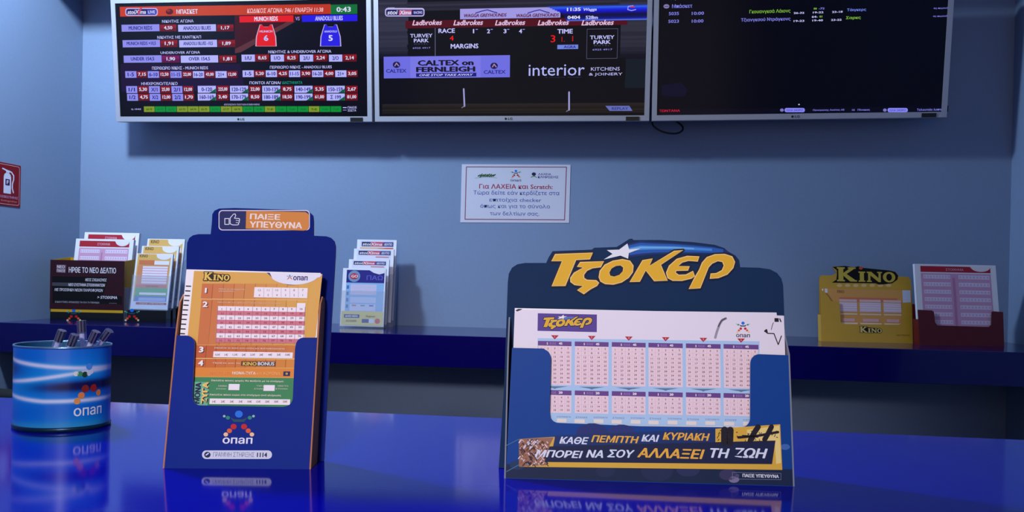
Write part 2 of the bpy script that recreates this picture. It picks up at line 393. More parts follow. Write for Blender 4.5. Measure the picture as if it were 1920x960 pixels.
LAV = glow(150, 148, 240); LAV2 = glow(190, 190, 250); RED = glow(150, 10, 22); WHT = glow(215, 215, 245); NAVY = glow(30, 28, 130)
def draw_betting(S):
    P = S.pxbox
    S.pp([(225, 12), (690, 5), (692, 212), (230, 216)], glow(6, 3, 14), 1)
    S.pp([(226, 120), (450, 120), (460, 170), (228, 172)], glow(26, 6, 50), 2)
    S.pp([(440, 27), (600, 27), (530, 44), (452, 98), (440, 100)], glow(60, 6, 14), 2)
    S.pp([(540, 40), (555, 40), (452, 98), (441, 100), (441, 92)], glow(90, 45, 50), 3)
    # header bar
    for i in range(12):
        x0 = 225+i*32.9; c = (200-i*1, 52+(6-abs(i-4))*2, 20)
        S.R(x0, 12.6-i*.42, x0+33.2, 31-i*.42, glow(*c), 3)
    S.R(620, 8.5, 670, 26.5, glow(8, 110, 50), 4)
    for l, c, k in ((rrect(235, 15, 296, 30, 5), (190, 170, 235), 4), (rrect(237, 17, 294, 28, 4), (30, 20, 100), 5)): S.pp(l, glow(*c), k)
    S.R(276, 18.5, 293, 27, glow(60, 70, 190), 6)
    S.T('stoiXima', 239, 18.5, 274, 26.5, WHT, 7, .03, .2); S.T('LIVE', 278, 20, 291, 25.5, WHT, 7, .02)
    S.pp([(258, 26), (263, 15), (267, 15), (261, 28)], glow(200, 60, 90), 8)
    S.disc(318, 22, 7, glow(90, 10, 12), 4, 5.5); S.disc(316, 20, 3.5, glow(150, 40, 20), 5, 2.5)
    S.T('ΜΠΑΣΚΕΤ', 331, 17.5, 371, 26, WHT, 5, .03)
    S.T('ΚΩΔΙΚΟΣ ΑΓΩΝΑ: 746 / ΕΝΑΡΞΗ 11:38', 463, 15, 606, 23.5, glow(240, 190, 200), 5, .02, .15)
    S.T('0:43', 631, 13, 658, 22.5, WHT, 6, .03)
    S.R(449, 29.5, 550, 41.5, glow(225, 18, 24), 4); S.T('MUNICH REDS', 477, 31, 521, 39.5, WHT, 5, .04)
    S.T('VS', 554, 31.5, 562, 38.5, LAV, 5, .02)
    S.R(566, 28, 670, 40.5, glow(36, 18, 230), 4); S.T('ANADOLU BLUES', 591, 30, 643, 38.5, LAV2, 5, .04)
    def jersey(x, c, n, side):
        q = [(-12, -21), (-8, -21), (-5, -17), (5, -17), (8, -21), (12, -21), (16, -8), (19, 2), (20, 20), (-20, 20), (-19, 2), (-16, -8)]
        S.pp([(x+a, 67+b) for a, b in q], glow(*side), 4)
        S.pp([(x+a*.9, 67+b*.98) for a, b in q], glow(*c), 5)
        S.T('MUNICH' if n == '6' else 'ANADOLU', x-12, 57, x+12, 61, LAV2, 6, .03)
        S.T(n, x-4.5, 66, x+4.5, 77, WHT if n == '5' else LAV2, 6, .04)
    jersey(499, (225, 22, 30), '6', (200, 170, 200)); jersey(620, (40, 30, 225), '5', (180, 170, 225))
    def head(t, x0, y0, x1, y1, c=LAV2): S.T(t, x0, y0, x1, y1, c, 5, .015)
    def cell(x0, y0, x1, y1, t, kind):
        c = {'l': glow(142, 140, 236), 'w': glow(178, 178, 250), 'r': glow(140, 10, 20), 'm': glow(120, 8, 90)}[kind]
        S.R(x0, y0, x1, y1, c, 3)
        m_ = (x1-x0); n = len(t); wt = min(m_*.78, n*4.0); cx = (x0+x1)/2; h = (y1-y0)
        if kind in 'rm': S.R(x0+1, y0+h*.5, x1, y1, glow(100, 8, 16) if kind == 'r' else glow(90, 6, 70), 4)
        S.T(t, cx-wt/2, y0+h*.22, cx+wt/2, y1-h*.22, NAVY if kind in 'lw' else WHT, 5, .03)
    head('ΝΙΚΗΤΗΣ ΑΓΩΝΑ', 304, 37, 363, 42.5)
    for x0, x1, t, k in ((228, 299, 'MUNICH REDS', 'l'), (300, 331, '4,50', 'r'), (334, 405, 'ANADOLU BLUES', 'w'), (407, 438, '1,17', 'r')): cell(x0, 46, x1, 59, t, k)
    head('ΝΙΚΗΤΗΣ ΜΕ ΧΑΝΤΙΚΑΠ', 295, 67, 377, 72.5)
    for x0, x1, t, k in ((230, 300, 'MUNICH REDS +10,5', 'l'), (301, 333, '1,91', 'r'), (336, 407, 'ANADOLU BLUES -10,5', 'w'), (409, 441, '1,89', 'r')): cell(x0, 75, x1, 88.5, t, k)
    head('UNDER/OVER ΑΓΩΝΑ', 301, 96, 375, 101)
    for x0, x1, t, k in ((232, 303, 'UNDER 154,5', 'l'), (304, 337, '1,90', 'm'), (339, 409, 'OVER 154,5', 'w'), (411, 443, '1,81', 'r')): cell(x0, 104, x1, 117.5, t, k)
    head('ΠΕΡΙΘΩΡΙΟ ΝΙΚΗΣ - MUNICH REDS', 285, 124.5, 390, 130.5)
    for i, (a, b) in enumerate((('1-5', '7,15'), ('6-10', '12,50'), ('11-15', '22,00'), ('16-20', '43,00'), ('21+', '12,00'))):
        x = 235+i*42.3; cell(x, 133.5, x+21, 146, a, 'l' if i < 3 else 'w'); cell(x+22, 133.5, x+41, 146, b, 'r')
    head('ΗΜΙΧΡΟΝΟ/ΤΕΛΙΚΟ', 265, 154, 333, 159.5)
    for r_, (y0, row) in enumerate(((161.5, ('1/1', '5,30', 'X/1', '25,00', '2/1', '12,00')), (176, ('1/2', '4,75', 'X/2', '12,00', '2/2', '1,70')))):
        for i in range(3):
            x = 237+r_*1.5+i*42.3; cell(x, y0, x+20.5, y0+13, row[2*i], 'l'); cell(x+22, y0, x+41, y0+13, row[2*i+1], 'r')
    head('ΝΙΚΗΤΗΣ & UNDER/OVER ΑΓΩΝΑ', 503, 94, 621, 99.5)
    for i, (a, b) in enumerate((('1/U', '8,65'), ('1/O', '8,25'), ('2/U', '2,24'), ('2/O', '2,14'))):
        x = 453+i*54.6; cell(x, 102.5, x+25, 115.5, a, 'w'); cell(x+26, 102, x+52, 115.5, b, 'r')
    head('ΠΕΡΙΘΩΡΙΟ ΝΙΚΗΣ - ANADOLU BLUES', 506, 123, 622, 128.5)
    for i, (a, b) in enumerate((('1-5', '5,20'), ('6-10', '4,25'), ('11-15', '3,90'), ('16-20', '4,00'), ('21+', '3,05'))):
        x = 455+i*43.4; cell(x, 132, x+21, 144.5, a, 'w'); cell(x+22, 132, x+42, 144.5, b, 'r')
    head('ΠΟΝΤΟΙ ΑΓΩΝΑ/', 468, 152.5, 527, 158); head('ΔΙΑΣΤΗΜΑΤΑ', 529, 152.3, 567, 157.5, glow(20, 150, 120))
    for r_, (y0, row) in enumerate(((161, ('0-120', '225,00', '120-129', '22,00', '130-139', '8,75', '140-149', '5,35', '150-159', '2,67')), (175.5, ('160-169', '3,40', '170-179', '8,50', '180-189', '18,50', '190-199', '61,00', 'Σ 199', '81,00')))):
        for i in range(5):
            x = 371+i*60.4; y = y0; cell(x, y, x+34, y+13, row[2*i], 'w'); cell(x+36, y, x+58, y+13, row[2*i+1], 'r')
            S.pp([(x+34, y+5), (x+34, y+13), (x+22, y+13)], glow(10, 90, 60), 6)
    S.T('ΑΠΟΤΕΛΕΣΜΑΤΑ ΤΕΛΕΥΤΑΙΩΝ ΑΓΩΝΩΝ ΗΜΕΡΑΣ', 420, 194.5, 487, 197.5, LAV2, 5)
    for i, c in enumerate('yggyyygyyggygggygg'):
        x = 270+i*20.6; S.R(x, 199.5-i*.02, x+19.8, 210, glow(*((125, 150, 30) if c == 'y' else (8, 140, 50))), 3)
        S.T('%d-%d' % (60+i, 70+i), x+4.5, 203, x+15.5, 207, glow(30, 60, 20) if c == 'y' else glow(5, 100, 40), 4, .02)
    S.T('Q. ΗΜΙΣ', 246, 203.5, 265, 206.5, LAV2, 4, .02)
    S.R(643, 201, 650, 202.6, LAV2, 4); S.R(643, 206, 650, 207, LAV, 4)
    S.T('ΠΑΙΞΕ', 652, 199.5, 669, 203.5, LAV2, 4, .02); S.T('ΣΩΣΤΑ', 652, 205, 668, 209, LAV2, 4, .02)

def draw_race(S):
    random.seed(3)
    S.pp([(708, 0), (1214, 0), (1208, 218), (712, 218)], glow(5, 4, 12), 1)
    # grey hedge and track seen on the screen, in streaks
    for i in range(26):
        y = i*4.2; c = 46+random.randint(-7, 7)-max(0, i-18)*4; c = max(10, c)
        S.R(709, y, 766-random.random()*3, y+4.4, glow(c, c, c+18), 2); S.R(1158+random.random()*3, y, 1213-y*.02, y+4.4, glow(c-6, c-6, c+10), 2)
        if y < 16: S.R(760, y, 1160, y+4.4, glow(c-10, c-10, c+6), 2)
    for i in range(10):
        c = 20+random.randint(-6, 8); S.R(712, 194+i*2.2, 1208, 196.4+i*2.2, glow(c+8, c+3, c), 2)
    S.R(712, 212, 1208, 218, glow(6, 5, 8), 3)
    S.R(1172, 110, 1211, 165, glow(12, 22, 34), 2)
    for l, c, k in ((rrect(722, 15, 796, 31, 5), (190, 180, 235), 4), (rrect(724, 18, 794, 29, 3), (30, 28, 90), 5)): S.pp(l, glow(*c), k)
    S.R(748, 19, 772, 28, glow(190, 90, 130), 6); S.T('stoi', 726, 19.5, 746, 27.5, WHT, 7, .03, .2); S.T('Xima', 749, 19.5, 771, 27.5, WHT, 7, .03, .2)
    S.T('RACING', 776, 21, 792, 26, LAV2, 7, .03); S.T('pame', 728, 14, 740, 17, LAV2, 7, .02)
    S.R(862, 15, 1050, 34.5, glow(158, 150, 225), 3)
    for cx in (910, 1008):
        S.stroke([(cx-18, 24.5), (cx-7, 21), (cx+4, 18.5), (cx+14, 22), (cx+22, 24)], .0016, glow(40, 40, 140), 4)
        S.T('WAGGA GREYHOUNDS', cx-40, 25.5, cx+40, 32, glow(90, 20, 60), 5, .04, .2)
    for i in range(7):
        y0 = 10+i*2; S.R(1026+i*4.5, y0, 1216, y0+2.3, glow(*[(30, 60, 170), (50, 95, 225), (30, 70, 230), (20, 40, 220), (18, 24, 200), (14, 14, 180), (12, 10, 150)][i]), 6)
    for i in range(6):
        y0 = 24+i*2.4; S.R(1054+i*1.6, y0, 1215, y0+2.6, glow(*[(10, 8, 90), (8, 8, 60), (8, 10, 80), (8, 14, 110), (20, 30, 150), (70, 100, 215)][i]), 6)
    S.T('11:35', 1063, 14.5, 1089, 21, WHT, 8, .04); S.T('Wagga', 1094, 15, 1119, 22, LAV2, 8, .04, .2)
    S.T('0404', 1064, 29.5, 1088, 36, WHT, 8, .04); S.T('528m', 1098, 29.5, 1121, 36, LAV2, 8, .04)
    S.stroke([(1187, 11), (1178, 12), (1177, 18), (1184, 20), (1192, 18)], .0016, LAV, 8); S.R(1182, 12, 1190, 14.5, glow(190, 40, 60), 9)
    S.R(757, 35.5, 1173, 50, glow(78, 4, 20), 5)
    for x in ((773, 829), (850, 906), (928, 985), (1008, 1067), (1090, 1151)): S.T('Ladbrokes', x[0], 37.5, x[1], 47.5, glow(225, 190, 225), 7, .03, .3)
    S.R(765, 50, 1160, 108, glow(4, 4, 12), 3)
    def turvey(x0, x1, y):
        S.T('TURVEY', x0, y, x1, y+7, LAV2, 5, .02); S.T('PARK', x0+7, y+9, x1-7, y+16, LAV2, 5, .03)
        S.T('M O T E L', x0+8, y+18, x1-9, y+20, glow(90, 90, 130), 5); S.T('6925 4917', x0+5, y+25, x1-4, y+28, LAV, 5)
    turvey(769, 811, 63.5); turvey(1106, 1152, 66.5)
    S.frame(1100, 54, 1158, 110, .0012, glow(90, 90, 130), 4); S.R(815.5, 50, 816.6, 105, glow(100, 100, 140), 4)
    S.T('RACE', 822, 53.5, 853, 62, LAV2, 5, .03)
    for t, x in (('1', 885), ('2', 913), ('3', 944), ('4', 973)):
        S.T(t, x, 54.5, x+6, 62.5, LAV2, 5, .04); S.R(x+7, 54.5, x+11, 55.8, LAV, 5)
    S.T('4', 842, 67, 852, 76, glow(230, 20, 20), 5, .02); S.T('MARGINS', 845, 82, 897, 91, LAV2, 5, .03)
    S.T('TIME', 1045, 54.5, 1074, 63, LAV2, 5, .03)
    S.T('3', 1032, 66, 1042, 79.5, glow(230, 15, 15), 5, .01); S.T('1.', 1053, 69, 1059, 78.5, glow(200, 10, 15), 5); S.T('1', 1072, 67.5, 1075.5, 77.5, glow(200, 10, 15), 5)
    S.R(1045, 84, 1084, 92, glow(110, 130, 220), 5); S.T('AGRA', 1057, 85.5, 1080, 90.5, NAVY, 6, .03)
    S.R(718.5, 105, 955, 146, glow(108, 108, 224), 4); S.R(769, 106, 901, 146, glow(120, 118, 228), 5)
    for cx, cy, x0, x1, y0 in ((743.5, 121.5, 724, 762, 129.5), (926.5, 123.5, 907, 948, 131.5)):
        S.disc(cx, cy, 7, glow(25, 22, 70), 6, 6); S.stroke([(cx-3, cy+2), (cx, cy-3), (cx+4, cy+2)], .0018, glow(170, 130, 190), 7)
        S.T('CALTEX', x0, y0, x1, y0+7, glow(34, 40, 130), 6, .03)
    BK = glow(16, 12, 40)
    S.T('CALTEX on', 783, 112.5, 888, 123, BK, 6, .05); S.T('FERNLEIGH', 780, 125, 891, 135, BK, 6, .05)
    S.R(780, 137, 893, 144, glow(24, 28, 120), 6); S.T('ONE STOP TAKE AWAY', 786, 138.5, 887, 142.5, LAV2, 7, .03, .2)
    S.R(960, 110, 1172, 150, glow(3, 3, 10), 3)
    S.T('interior', 991, 121, 1096, 142, glow(175, 180, 245), 5)
    S.T('a unique design', 1022, 144, 1090, 146, glow(60, 60, 100), 5)
    S.T('KITCHENS', 1108, 126, 1162, 132.5, LAV2, 5); S.T('& JOINERY', 1104, 136.5, 1167, 143, LAV2, 5)
    for (a, b) in (((869.5, 167), (871, 199)), ((1067, 173), (1067, 206))):
        S.stroke([a, b], .0028, glow(150, 150, 205), 5); S.stroke([(b[0]-5, b[1]+3), b], .0015, glow(120, 110, 130), 5)
    S.pp([(1135, 198.5), (1180, 198.5), (1186, 208), (1143, 208)], glow(95, 105, 180), 5); S.T('REPLAY', 1147, 201, 1178, 206, glow(50, 55, 120), 6, .03)

def draw_scores(S):
    L = glow(125, 125, 225); G = glow(120, 175, 60); Wt = glow(195, 195, 245)
    S.pp([(1235, 0), (1784, 0), (1768, 214), (1232, 217)], glow(2, 2, 12), 1)
    S.pp([(1240, 160), (1278, 155), (1290, 170), (1282, 182), (1240, 180)], glow(6, 6, 34), 2)
    S.disc(1249.5, 12, 5.5, glow(130, 120, 170), 3, 4); S.stroke([(1246, 12), (1253, 12)], .001, glow(50, 40, 80), 4)
    S.T('Μπάσκετ', 1260, 7.5, 1298, 15, L, 4, .02); S.T('Αγώνες', 1258, -4, 1290, 0.5, L, 4, .02)
    S.T('5035', 1254, 22.5, 1273, 28.5, L, 4, .02); S.T('10:00', 1297, 22, 1320, 28, L, 4, .02)
    S.T('5023', 1253, 37, 1273, 43, L, 4, .02); S.T('10:00', 1297, 36.5, 1319, 42.5, L, 4, .02)
    S.T('Γκουανγκσά Λάιονς', 1405, 17.5, 1482, 26, G, 4, .02); S.T('Τζιανγκσού Ντράγκονς', 1389, 33, 1482, 41, L, 4, .02)
    for x, y, t in ((1488, 22.5, '26-32'), (1488, 37.5, '19-23'), (1524, 21.5, '19-22'), (1523, 36.5, '19-40'), (1560, 20.5, '23-18'), (1558, 35.5, '23-22')): S.T(t, x, y, x+20, y+3.6, Wt, 4, .03)
    S.T('88', 1524, 14.5, 1533, 18, G, 4, .03); S.T('-72', 1535, 14.2, 1546, 17.8, L, 4, .03)
    S.T('64-', 1522, 29.5, 1533, 33.5, Wt, 4, .03); S.T('81', 1535, 29.2, 1543, 33, G, 4, .03)
    S.T('Τάιγκερς', 1588, 15.5, 1624, 22, glow(110, 130, 235), 4, .02); S.T('Σαρκς', 1586, 30.5, 1614, 37, G, 4, .03)
    S.T('4η περίοδος', 1750, 13.5, 1785, 17.5, L, 4, .01); S.T('4η περίοδος', 1749, 28.5, 1783, 32.5, L, 4, .01)
    S.R(1236, 202, 1772, 213, glow(5, 4, 20), 3)
    S.T('ΖΩΝΤΑΝΑ', 1236, 205.5, 1275, 209.8, glow(200, 20, 50), 5, .02)
    for x in (1471, 1664): S.pp(rrect(x, 202.5, x+38, 210.5, 3.6), glow(130, 130, 240), 4); S.disc(x-5, 206.5, 3.5, glow(120, 115, 190), 4, 3); S.T('ΟΛΑ 24ΩΡΟ', x+4, 204.8, x+34, 208.3, glow(60, 60, 160), 5, .02)
    S.T('Παναγιώτης Λιούτας ΑΕ', 1524, 204.5, 1583, 208.5, L, 5, .02); S.T('10', 1597, 204.5, 1603, 208, L, 5, .02); S.T('Πίνακας', 1608, 204, 1631, 208.2, L, 5, .02)
    S.T('Τελευταίο λεπτό', 1719, 203.3, 1767, 207.5, L, 5, .02); S.disc(1498, 196, 1.4, Wt, 5, 1.2)

television(((218, 228), (697.5, 228)), 'silver framed television at the left, showing red and white basketball odds tables with two jerseys', draw_betting)
television(((703, 228), (1217, 226.5)), 'silver framed television in the middle, showing a greyhound race track with sponsor boards', draw_race)
television(((1222, 226.5), (1775, 220)), 'silver framed television at the right, nearly black picture with a few lines of scores', draw_scores)
cb = MB()
pts = [at_y(x, y, Y) for x, y, Y in ((1222, 214, 2.635), (1223, 231, 2.63), (1228, 239, 2.625), (1240, 246, 2.62), (1255, 250, 2.62), (1270, 250, 2.625), (1279, 245, 2.635), (1280, 238, 2.65), (1273, 231, 2.66), (1262, 222, 2.67), (1255, 205, 2.68), (1250, 190, 2.697))]
sm = []
for i in range(len(pts)-1):
    p0, p1, p2, p3 = pts[max(i-1, 0)], pts[i], pts[i+1], pts[min(i+2, len(pts)-1)]
    for t in (0, .25, .5, .75):
        sm.append(.5*((2*p1)+(p2-p0)*t+(2*p0-5*p1+4*p2-p3)*t*t+(3*p1-p0-3*p2+p3)*t**3))
sm.append(pts[-1]); cb.tube(sm, .0032, BLACKP, 8)
tag(cb.build('television_cable', loc=pts[-1], smooth=True), 'black cable drooping in a loop under the gap between middle and right televisions', 'cable')

# ------------------------------------------------------------ notice on the wall
S = Sheet(at_y(863, 417.5, D-.0015), (1, 0, 0), (0, 0, 1), .0003)
S.slab([(866, 308), (1070, 309), (1067, 418), (863, 417)], .0014, ink(214, 210, 226), px=True)
q = lambda x, y: (850+x/6.86, 290+y/6.86)
S.stroke([q(168, 157), q(1455, 160), q(1430, 838), q(150, 830)], .0014, ink(140, 60, 90), 1, closed=True)
random.seed(2)
for i in range(9):
    x = 320+i*24; S.stroke([q(x, 290-random.random()*15), q(x+26, 250+random.random()*12)], .0022, ink(60, 90, 60), 1)
S.stroke([q(280, 300), q(430, 285), q(560, 298)], .0008, ink(150, 180, 160), 1)
figure(S, *q(805, 252), 15, 1); S.T('опап', *q(735, 320), *q(870, 345), ink(70, 80, 140), 1, .01)
S.disc(*q(1035, 250), 4, ink(30, 30, 80), 1); S.stroke([q(1000, 290), q(1040, 275), q(1070, 292)], .0014, ink(90, 140, 60), 1)
S.T('ΛΑΧΕΙΑ', *q(1092, 238), *q(1258, 262), ink(80, 70, 150), 1, .01); S.T('ΚΛΗΡΩΣΗΣ', *q(1088, 272), *q(1350, 302), ink(80, 70, 150), 1, .01)
S.T('Για ΛΑΧΕΙΑ και Scratch:', *q(330, 380), *q(1275, 440), ink(178, 40, 78), 1, .015)
BL = ink(92, 104, 178)
for t, a in (('Τώρα δείτε εάν κερδίζετε στα', (255, 462, 1360, 530)), ('επιτοίχια checker', (460, 555, 1130, 618)), ('όπως και για το σύνολο', (345, 635, 1240, 700)), ('των δελτίων σας.', (468, 730, 1105, 790))):
    S.T(t, *q(a[0], a[1]), *q(a[2], a[3]), BL, 1, .004)
tag(S.mb.build('wall_notice', loc=S.o), 'white framed-border paper notice with red and blue Greek text on the grey wall', 'notice')

# fire extinguisher sign on the left wall
S = Sheet(Vector((XL+.002, 2.27, CZ+.205)), (0, 1, 0), (0, 0, 1), .0003)
RS = ink(132, 16, 30); CR = ink(232, 180, 176)
wS = 2.3948-2.27; hS = .1450
def rl(a0, b0, a1, b1, r, n=5):
    out = []
    for cx, cy, a in ((a1-r, b1-r, 0), (a0+r, b1-r, 90), (a0+r, b0+r, 180), (a1-r, b0+r, 270)):
        for i in range(n+1):
            t = radians(a+90*i/n); out.append((cx+r*cos(t), cy+r*sin(t)))
    return out
S.slab(rl(0, 0, wS, hS, .002), .0018, RS, ink(60, 20, 40))
S.poly([rl(.004, .005, wS-.005, hS-.005, .008), rl(.0055, .0065, wS-.0065, hS-.0065, .007)], CR, 1)
WS = ink(222, 222, 240); xc = .066
S.poly([(xc-.016, .042), (xc+.016, .042), (xc+.016, .098), (xc+.013, .107), (xc+.005, .113), (xc-.005, .113), (xc-.013, .107), (xc-.016, .098)], WS, 1)
S.poly([(xc-.006, .112), (xc+.008, .112), (xc+.008, .120), (xc-.022, .127), (xc-.024, .123), (xc-.006, .118)], WS, 1)
S.stroke([(xc+.006, .119), (xc+.018, .116), (xc+.027, .106), (xc+.027, .092), (xc+.022, .078), (xc+.022, .062), (xc+.027, .048)], .0024, WS, 1, px=False)
S.rect(xc-.009, .070, xc+.010, .091, ink(60, 20, 80), 2); S.tx('F', (xc-.004, .074, xc+.005, .087), WS, 3, .05)
S.tx('ΠΥΡΟΣΒΕΣΤΗΡΑΣ', (.010, .0265, wS-.011, .0345), ink(210, 150, 190), 1, .02); S.tx('Fire Extinguisher', (.014, .0125, wS-.014, .0205), ink(210, 130, 130), 1, .01)
tag(S.mb.build('fire_extinguisher_sign', loc=S.o), 'red sign with white fire extinguisher pictogram on the left wall', 'sign')

# ------------------------------------------------------------ black chair behind the counter
ch = root('office_chair', (-1.30, 1.62, 0), 'black seat back peeking over the far edge of the counter behind the cup', 'chair')
k = MB(); zt = at_y(20, 731.5, 1.35).z
n = 14; vs = []; fs = []
for j in range(n+1):
    s_ = -1+2*j/n; x = -1.26+s_*.26; edge = (abs(s_))**6
    for (yy, zz) in ((0, zt-.46+edge*.03), (-.03, zt-.43), (-.045, zt-.2), (-.03, zt-.02-edge*.045), (-.01, zt-edge*.05), (.012, zt-.01-edge*.05), (.02, zt-.2), (.02, zt-.44)):
        vs.append((x, 1.38+yy+.05*s_*s_*-1, zz))
for j in range(n):
    for i in range(8): fs.append((j*8+i, j*8+(i+1) % 8, (j+1)*8+(i+1) % 8, (j+1)*8+i))
fs += [tuple(range(8)), tuple(n*8+i for i in range(8))]
k.add(vs, fs, mat('black_leatherette', (4, 4, 6), .6, spec=.1)); k.build('backrest', ch, smooth=True, recalc=True)
k = MB(); k.box((-1.56, 1.40, .44), (-1.04, 1.86, .52), mat('black_leatherette', (4, 4, 6), .6, spec=.1)); k.build('seat', ch, bevel=.02)
k = MB(); k.box((-1.34, 1.40, .42), (-1.26, 1.425, .9), BLACKP); k.build('back_support', ch)
k = MB(); k.tube([(-1.30, 1.62, .06), (-1.30, 1.62, .44)], .028, mat('chrome', (190, 190, 200), .15, metal=1), 14); k.build('gas_lift', ch, smooth=False)
for i in range(5):
    a = i*2*pi/5+.3; k = MB(); e = (-1.30+.28*cos(a), 1.62+.28*sin(a), .07)
    k.tube([(-1.30, 1.62, .10), e], [.026, .016], BLACKP, 8); k.tube([(e[0], e[1], .07), (e[0], e[1], .0)], .024, BLACKP, 10); k.build('leg', ch)

# ------------------------------------------------------------ pencil cup
cc = Vector((-.668, .876, KZ)); RX, RY, CH = .0575, .0455, .1015
cup = root('pencil_cup', cc, 'oval turquoise and blue cup with pale light streaks and lettering, holding clear pens', 'cup')
def cy(th, z, rr=1.0): return cc+Vector((RX*rr*sin(th), -RY*rr*cos(th), z))
me_v = []; me_f = []; cols = []
NT, NZ = 220, 90
def cupcol(th, z):
    # th: 0 faces the camera side; visible roughly -1.7..1.5
    u_ = (sin(th*.93+.1)+1)/2; v_ = 1-z/CH
    base = Vector((8, 140, 222))
    c = base.copy()
    def mixc(c, d, t): t = max(0, min(1, t)); return c*(1-t)+Vector(d)*t
    c = mixc(c, (4, 104, 205), .5+.5*sin(v_*9+u_*2))
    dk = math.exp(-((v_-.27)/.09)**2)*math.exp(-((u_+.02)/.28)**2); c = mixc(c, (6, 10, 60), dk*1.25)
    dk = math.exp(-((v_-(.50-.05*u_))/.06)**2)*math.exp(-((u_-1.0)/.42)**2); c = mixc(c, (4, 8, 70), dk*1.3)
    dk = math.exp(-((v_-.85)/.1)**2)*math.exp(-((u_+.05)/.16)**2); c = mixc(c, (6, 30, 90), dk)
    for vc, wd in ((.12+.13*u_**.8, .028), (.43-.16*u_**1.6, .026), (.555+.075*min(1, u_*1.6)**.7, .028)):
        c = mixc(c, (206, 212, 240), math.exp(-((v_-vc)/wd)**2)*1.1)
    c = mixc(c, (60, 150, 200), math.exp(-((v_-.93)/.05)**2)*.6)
    return c
for j in range(NZ+1):
    for i in range(NT):
        th = 2*pi*i/NT-pi; z = CH*j/NZ
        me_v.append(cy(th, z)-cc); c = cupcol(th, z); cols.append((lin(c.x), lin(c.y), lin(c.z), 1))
for j in range(NZ):
    for i in range(NT):
        a = j*NT+i; b = j*NT+(i+1) % NT; me_f.append((a, b, b+NT, a+NT))
me = bpy.data.meshes.new('body'); me.from_pydata([tuple(v) for v in me_v], [], me_f)
ca = me.color_attributes.new('print', 'FLOAT_COLOR', 'POINT')
ca.data.foreach_set('color', [x for c in cols for x in c])
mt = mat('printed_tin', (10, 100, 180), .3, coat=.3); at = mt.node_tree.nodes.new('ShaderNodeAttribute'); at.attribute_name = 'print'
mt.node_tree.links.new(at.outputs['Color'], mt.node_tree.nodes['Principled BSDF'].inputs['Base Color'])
me.materials.append(mt); me.polygons.foreach_set('use_smooth', [True]*len(me_f))
bo = bpy.data.objects.new('body', me); COL.objects.link(bo); bo.parent = cup
# lettering and dotted figure wrapped round the tin
class CupSheet(Sheet):
    def __init__(s): s.mb = MB(); s.eps = .0002
    def W(s, a, b, k=0): return cy(a/RX*.98, b, 1+.004*k+.002)
    def c(s, a, b, r, col, k=1):
        s.mb.face([s.W(a+r*cos(2*pi*i/16), b+r*sin(2*pi*i/16)*1.0, k) for i in range(16)], ink(*col))
cs = CupSheet()
X0 = .0625
for (dx, z, r, c) in ((-.0155, .0705, .0030, (220, 225, 215)), (-.0105, .070, .0034, (60, 140, 90)), (-.0045, .069, .0036, (20, 60, 40)), (.001, .070, .003, (200, 210, 220)), (.0045, .072, .003, (200, 210, 230)),
                      (.001, .0785, .0042, (70, 140, 220)), (-.0035, .0515, .0048, (130, 30, 26)), (.008, .0515, .0048, (150, 30, 26)), (-.0085, .0435, .0042, (220, 130, 70)), (-.0135, .037, .004, (225, 150, 80)), (.016, .045, .004, (220, 130, 70))):
    cs.c(X0+dx, z, r, c)
cs.tx('опап', (X0-.0175, .0185, X0+.022, .0285), ink(226, 228, 240), 1, .012)
cs.mb.build('printed_figure', cup)
# rims
def ring(z0, z1, r0, mt, name, n=64):
    k = MB(); prof = [(r0-.006, z0), (r0+.012, z0), (r0+.018, (z0+z1)/2), (r0+.012, z1), (r0-.006, z1), (r0-.02, (z0+z1)/2)]
    vs = []; fs = []
    for i in range(n):
        for p in prof: vs.append(cy(2*pi*i/n, p[1], p[0]))
    for i in range(n):
        for j in range(6): fs.append((i*6+j, i*6+(j+1) % 6, ((i+1) % n)*6+(j+1) % 6, ((i+1) % n)*6+j))
    k.add(vs, fs, mt); return k.build(name, cup, smooth=True, recalc=True)
ring(CH-.001, CH+.0018, 1.0, mat('rolled_tin_rim', (120, 160, 190), .25, metal=.8), 'rim')
ring(0, .0055, 1.0, mat('dark_tin_rim', (14, 50, 80), .3, metal=.5), 'base_rim')
k = MB(); vs = [cy(2*pi*i/NT, z, .975) for z in (.003, CH) for i in range(NT)]
fs = [(i, i+NT, (i+1) % NT+NT, (i+1) % NT) for i in range(NT)]; fs.append(tuple(range(NT))); k.add(vs, fs, mat('tin_inside', (40, 100, 140), .35, metal=.4)); k.build('lining', cup, smooth=False)

# pens
PEN = mat('clear_pen_plastic', (200, 200, 255), .06, alpha=.13, spec=1)
REF = mat('pen_refill_white', (190, 190, 235), .35); PLUG = mat('dark_pen_plug', (8, 6, 40), .3)
def pen(px_top, px_low, Y, word):
    top = at_y(*px_top, Y); low = at_y(*px_low, Y); d = (low-top).normalized()
    # follow the barrel down into the tin until it meets the bottom
    L = (top.z-(KZ+.0065))/-d.z; end = top+d*L
    lim = Vector(((end.x-cc.x)/(RX*.86), (end.y-cc.y)/(RY*.86)))
    if lim.length > 1: end.x = cc.x+(end.x-cc.x)/lim.length; end.y = cc.y+(end.y-cc.y)/lim.length
    d = (end-top).normalized(); L = (end-top).length
    r = root('clear_pen', end, 'clear plastic pen with dark end plug, %s' % word, 'pen', 'clear pens standing in the cup')
    k = MB(); k.tube([top, end-d*.012], .0052, PEN, 6); k.build('barrel', r)
    k = MB(); k.tube([top+d*.0005, top+d*.015], .0047, PLUG, 12); k.build('plug', r, smooth=False)
    k = MB(); k.tube([top+d*.017, end-d*.013], .0030, REF, 10); k.build('refill', r)
    k = MB(); k.tube([end-d*.012, end-d*.002], [.0045, .0012], BLACKP, 10); k.build('tip', r)
pen((117, 619), (104, 655), .862, 'leftmost in the cup')
